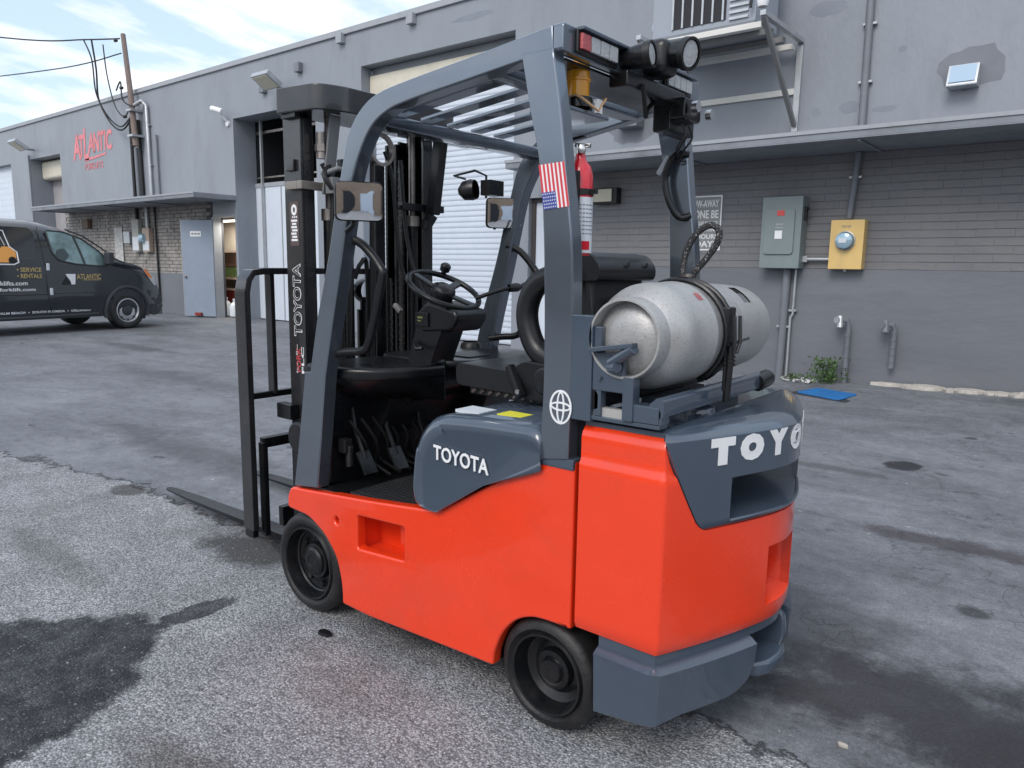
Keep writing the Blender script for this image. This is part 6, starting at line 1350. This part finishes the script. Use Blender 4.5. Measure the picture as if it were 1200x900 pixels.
# mast -----------------------------------------------------------------
def channel(x0, x1, y0, y1, z0, z1, open_dir, m, name='mast_rail', th=.014):
    b_ = MB()
    yw0, yw1 = (y0, y0+th) if open_dir > 0 else (y1-th, y1)
    b_.box((x0, yw0, z0), (x1, yw1, z1)); b_.box((x0, y0+(th if open_dir > 0 else 0), z0), (x0+th*1.3, y1-(th if open_dir < 0 else 0), z1)); b_.box((x1-th*1.3, y0+(th if open_dir > 0 else 0), z0), (x1, y1-(th if open_dir < 0 else 0), z1))
    return part(name, b_, m, fk, bevel=.003)
YL, YR = 2.00, 2.80
mr = channel(-2.925, -2.80, YL, YL+.065, 0.09, 2.14, 1, MAST); channel(-2.925, -2.80, YR-.065, YR, 0.09, 2.14, -1, MAST)
channel(-2.955, -2.86, YL+.03, YL+.10, 0.12, 2.12, 1, BLACK, 'inner_rail'); channel(-2.955, -2.86, YR-.10, YR-.03, 0.12, 2.12, -1, BLACK, 'inner_rail')
channel(-2.995, -2.91, YL+.09, YL+.15, 0.15, 2.10, 1, BLACK, 'inner_rail'); channel(-2.995, -2.91, YR-.15, YR-.09, 0.15, 2.10, -1, BLACK, 'inner_rail')
# crown beam with rounded rear corners
crown = roundpoly([(-2.905, 1.955), (-2.66, 1.985), (-2.62, 2.10), (-2.62, 2.70), (-2.66, 2.83), (-2.905, 2.85)], [.01, .06, .05, .05, .06, .01], 6)
plate('crown_beam', crown, [], (0, 0, 2.185), (1, 0, 0), (0, 1, 0), 0.105, 0.006, MAST, fk)
b = MB(); b.box((-2.90, 1.975, 2.115), (-2.80, 2.04, 2.132)); part('crown_foot', b, BLACK, fk)
for z_, x1_ in ((0.22, -2.80), (0.62, -2.82)):
    b = MB(); b.box((-2.87, YL+.066, z_), (x1_, YR-.066, z_+.09)); part('mast_cross_member', b, MAST, fk, bevel=.006)
for y_ in (2.30, 2.50):
    b = MB(); b.box((-2.90, y_-.03, .2), (-2.86, y_+.03, 1.98)); part('hose_guard', b, BLACK, fk, bevel=.004)
# lift cylinders, chains, hoses
for y_ in (2.145, 2.655):
    b = MB(); b.tube([(-2.80, y_, 0.15), (-2.80, y_, 1.72)], .028, 14); cy = part('lift_cylinder', b, BLACK, fk)
    b = MB(); b.lathe([(0, .036), (.05, .036), (.055, .02)], (-2.80, y_, 1.69), (0, 0, 1), 14); b.tube([(-2.80, y_, 1.72), (-2.80, y_, 2.14)], .016, 10); part('cylinder_rod', b, STEEL, cy)
b = MB(); b.tube([(-2.86, 2.40, 0.2), (-2.86, 2.40, 1.28)], .045, 16); fc = part('free_lift_cylinder', b, BLACK, fk)
b = MB(); b.tube([(-2.86, 2.40, 1.28), (-2.86, 2.40, 1.34)], .03, 14); b.lathe([(-.03, .055), (-.015, .06), (.015, .06), (.03, .055)], (-2.86, 2.40, 1.37), (1, 0, 0), 20); part('chain_wheel', b, BLACK, fc)
b = MB(); b.lathe([(-.012, .075), (.012, .075), (.012, .06), (-.012, .06)], (-2.76, 2.42, 2.03), (1, 0, 0), 28); part('hose_pulley', b, STEEL, fk)
for y_ in (2.20, 2.27, 2.53, 2.61):                        # leaf chains
    b = MB(); z_ = 0.35; k = 0
    while z_ < (1.42 if 2.2 <= y_ < 2.58 else 1.98):
        b.box((-2.845, y_-.009+(.003 if k % 2 else 0), z_), (-2.820, y_+.009-(0 if k % 2 else .003), z_+.017)); z_ += .019; k += 1
    part('lift_chain', b, mat('chain_steel', (0.10, 0.095, 0.09), 0.4, metal=0.7), fk, smooth=0)
hoses = [[(-2.78, 2.46, 2.03), (-2.77, 2.50, 1.9), (-2.76, 2.52, 1.6), (-2.75, 2.55, 1.45), (-2.70, 2.62, 1.34)], [(-2.78, 2.38, 2.02), (-2.78, 2.37, 1.5), (-2.78, 2.36, 0.6)], [(-2.78, 2.56, 2.0), (-2.77, 2.58, 1.7), (-2.74, 2.60, 1.5), (-2.68, 2.66, 1.28)],
         [(-2.76, 2.08, 1.93), (-2.74, 2.12, 1.8), (-2.77, 2.11, 1.4), (-2.78, 2.10, 0.9)], [(-2.76, 2.15, 1.95), (-2.72, 2.06, 1.88), (-2.70, 2.10, 1.80), (-2.76, 2.18, 1.7), (-2.77, 2.17, 0.9)], [(-2.74, 2.22, 1.93), (-2.70, 2.25, 1.84), (-2.75, 2.23, 1.6), (-2.78, 2.22, 0.8)],
         [(-2.82, 2.30, 1.43), (-2.80, 2.32, 1.5), (-2.80, 2.36, 1.45), (-2.80, 2.36, 0.7)]]
for P in hoses:
    b = MB(); b.tube(catmull(P, 5), .0105, 7); part('hydraulic_hose', b, CABLE, fk)
# leaning guide plates at each side near the top, clamps
GRM = mat('grey_dusty_paint', (0.17, 0.175, 0.18), 0.5, var=0.15)
b = MB(); b.obox((-2.70, 2.11, 2.13), (-2.765, 2.11, 1.80), .012, .055, up=(0, 1, 0)); part('guide_plate', b, GRM, fk, bevel=.003)
b = MB(); b.obox((-2.68, 2.74, 2.13), (-2.72, 2.72, 1.75), .06, .05, up=(0, 1, 0)); b.obox((-2.72, 2.72, 1.75), (-2.76, 2.70, 1.68), .05, .04, up=(0, 1, 0)); part('guide_plate', b, BLACK, fk, bevel=.006)
b = MB(); b.tube([(-2.76, 2.08, 1.95), (-2.76, 2.08, 2.06)], .022, 12); b.lathe([(0, .030), (.03, .030)], (-2.76, 2.08, 1.98), (0, 0, 1), 6); lc = part('valve_fitting', b, STEEL, fk)
b = MB(); b.tube([(-2.74, 2.06, 1.88), (-2.70, 2.12, 1.91), (-2.70, 2.16, 1.90)], .012, 8); b.box((-2.74, 2.08, 1.80), (-2.69, 2.13, 1.87)); part('fitting_elbow', b, GRM, lc, bevel=.005)
b = MB(); b.box((-2.76, 2.14, 1.76), (-2.69, 2.24, 1.92)); part('valve_block', b, BLACK, fk, bevel=.01)
b = MB(); b.box((-2.895, 1.985, 1.895), (-2.835, 1.999, 1.945)); part('clamp_pad', b, MAST, fk, bevel=.004)
b = MB(); b.box((-2.885, 1.975, 1.815), (-2.80, 1.999, 1.85)); b.box((-2.80, 1.975, 1.815), (-2.765, 2.13, 1.85)); part('clamp_band', b, mat('clamp_tan', (0.30, 0.27, 0.24), 0.35, metal=0.6), fk, bevel=.003)
b = MB(); b.box((-2.79, 2.55, 1.765), (-2.755, 2.84, 1.80)); b.tube([(-2.77, 2.55, 1.78), (-2.74, 2.52, 1.79)], .012, 8); part('clamp_band', b, BLACK, fk, bevel=.003)
b = MB(); b.box((-2.70, 2.64, 2.095), (-2.66, 2.93, 2.12)); part('roof_bracket', b, GUARD, fk, bevel=.003)
# mast decals on the outer face of the left rail
ym = YL-0.0005
b = MB(); text_into(b, 'TOYOTA', (-2.822, ym, 1.172), (0, 0, 1), (-1, 0, 0), .060, .325, .030, .0015); part('lettering', b, WHITE, fk, smooth=0)
b = MB(); text_into(b, 'TOYOTA', (-2.8265, ym-.0016, 1.1765), (0, 0, 1), (-1, 0, 0), .051, .316, -.002, .001); part('lettering_core', b, MAST, fk, smooth=0)
b = MB(); b.box((-2.89, ym-.001, 1.575), (-2.825, ym, 1.765)); dc = part('warning_decal', b, mat('decal_brown', (0.09, 0.06, 0.055), 0.5), fk)
b = MB(); ring2d(b, (-2.857, ym-.001, 1.73), (1, 0, 0), (0, 0, 1), .020, .024, .012, .001)
for k in range(7): b.box((-2.88+.006*(k % 2), ym-.002, 1.595+.014*k), (-2.835-.004*(k % 3), ym-.001, 1.600+.014*k+.004))
for k in range(3): b.box((-2.872+.014*k, ym-.002, 1.695), (-2.864+.014*k, ym-.001, 1.703))
part('print', b, WHITE, dc, smooth=0)
b = MB(); text_into(b, 'FORK', (-2.838, ym, 1.01), (0, 0, 1), (-1, 0, 0), .034, .11, .02, .0015); part('lettering', b, mat('decal_red', (0.45, 0.06, 0.06), 0.5), fk, smooth=0)
b = MB(); text_into(b, 'FLC', (-2.815, ym, 1.005), (0, 0, 1), (-1, 0, 0), .018, .12, .02, .0015); text_into(b, 'L L', (-2.862, ym, 1.005), (0, 0, 1), (-1, 0, 0), .010, .13, .02, .0015); part('lettering', b, WHITE, fk, smooth=0)
# tilt cylinder and mast pivot
b = MB(); b.lathe([(0, .075), (.05, .075), (.055, .06), (.055, 0)], (-2.80, 1.99, 0.72), (0, -1, 0), 24); b.box((-2.88, 1.96, 0.16), (-2.74, 2.0, 0.74)); part('mast_pivot', b, BLACK, fk, bevel=.012)
b = MB(); b.box((-2.97, 1.95, 0.79), (-2.86, 1.998, 0.86)); part('tilt_bracket', b, BLACK, fk, bevel=.006)
# carriage and load backrest
CX = -3.07
b = MB()
b.box((CX-.02, 2.02, 0.22), (CX+.02, 2.78, 0.32)); b.box((CX-.02, 1.93, 0.63), (CX+.02, 2.84, 0.68))
ca = part('carriage_bar', b, BLACK, fk, bevel=.006)
b = MB(); b.box((CX+.02, 2.10, 0.16), (CX+.11, 2.16, 0.80)); b.box((CX+.02, 2.66, 0.16), (CX+.11, 2.72, 0.80)); part('carriage_bracket', b, BLACK, ca, bevel=.006)
LB = [(CX-.02, 1.872, 0.24), (CX-.02, 1.872, 0.5), (CX-.02, 1.872, 1.36), (CX-.02, 1.885, 1.42), (CX-.02, 1.91, 1.452), (CX-.02, 1.965, 1.46), (CX-.02, 2.40, 1.462), (CX-.02, 2.80, 1.46), (CX-.02, 2.86, 1.42), (CX-.02, 2.875, 1.36), (CX-.02, 2.875, 0.2)]
def flatbar(path, w_, t_, name, par=None):
    # bar of width w_ along X, thickness t_ in the YZ plane
    b_ = MB(); n_ = len(path); vs = []
    for i, p in enumerate(path):
        p = Vector(p); d = (Vector(path[min(i+1, n_-1)])-Vector(path[max(i-1, 0)])).normalized(); s_ = d.cross(Vector((1, 0, 0))).normalized()
        for a_2, c_ in ((-1, -1), (1, -1), (1, 1), (-1, 1)): vs.append(p+Vector((a_2*w_/2, 0, 0))+s_*(c_*t_/2))
    fs = [(i*4+k, i*4+(k+1) % 4, (i+1)*4+(k+1) % 4, (i+1)*4+k) for i in range(n_-1) for k in range(4)]+[(0, 1, 2, 3), tuple(range(n_*4-1, n_*4-5, -1))]
    b_.add(vs, fs); return part(name, b_, MAST, par or fk, bevel=.004)
lb = flatbar(LB, .085, .030, 'load_backrest')
for y_ in (2.015, 2.37, 2.72): flatbar([(CX-.02, y_, 0.88), (CX-.02, y_, 1.446)], .05, .022, 'backrest_bar', lb)
b = MB(); b.box((CX-.035, 1.878, 0.865), (CX-.005, 2.86, 0.895)); part('backrest_rail', b, BLACK, lb, bevel=.004)
b = MB(); b.box((CX-.06, 1.860, 0.20), (CX+.01, 1.892, 0.90)); b.box((CX-.01, 1.915, 0.20), (CX+.03, 1.945, 0.66)); part('backrest_side', b, BLACK, lb, bevel=.006)
# forks
for y_ in (2.215, 2.79):
    b = MB(); heel = CX-.06; secs = [(-4.62, .012, .052, .056), (-4.58, .026, .048, .058), (-4.3, .040, .046, .062), (-3.6, .048, .042, .072), (heel, .048, .036, .080), (heel+.035, .048, .036, .085)]
    vs = [(x, y_+sg*hw, z) for x, hw, z0, z1 in secs for sg, z in ((-1, z0), (1, z0), (1, z1), (-1, z1))]
    n_ = len(secs); b.add(vs, [(i*4+k, i*4+(k+1) % 4, (i+1)*4+(k+1) % 4, (i+1)*4+k) for i in range(n_-1) for k in range(4)]+[(3, 2, 1, 0), tuple(range(n_*4-4, n_*4))])
    b.box((heel+.001, y_-.048, .0365), (heel+.04, y_+.048, .66)); part('fork', b, BLACK, fk, bevel=.003)
b = MB(); b.box((-2.78, 1.90, 0.10), (-2.72, 2.74, 0.30)); part('axle_housing', b, BLACK, fk, bevel=.01)
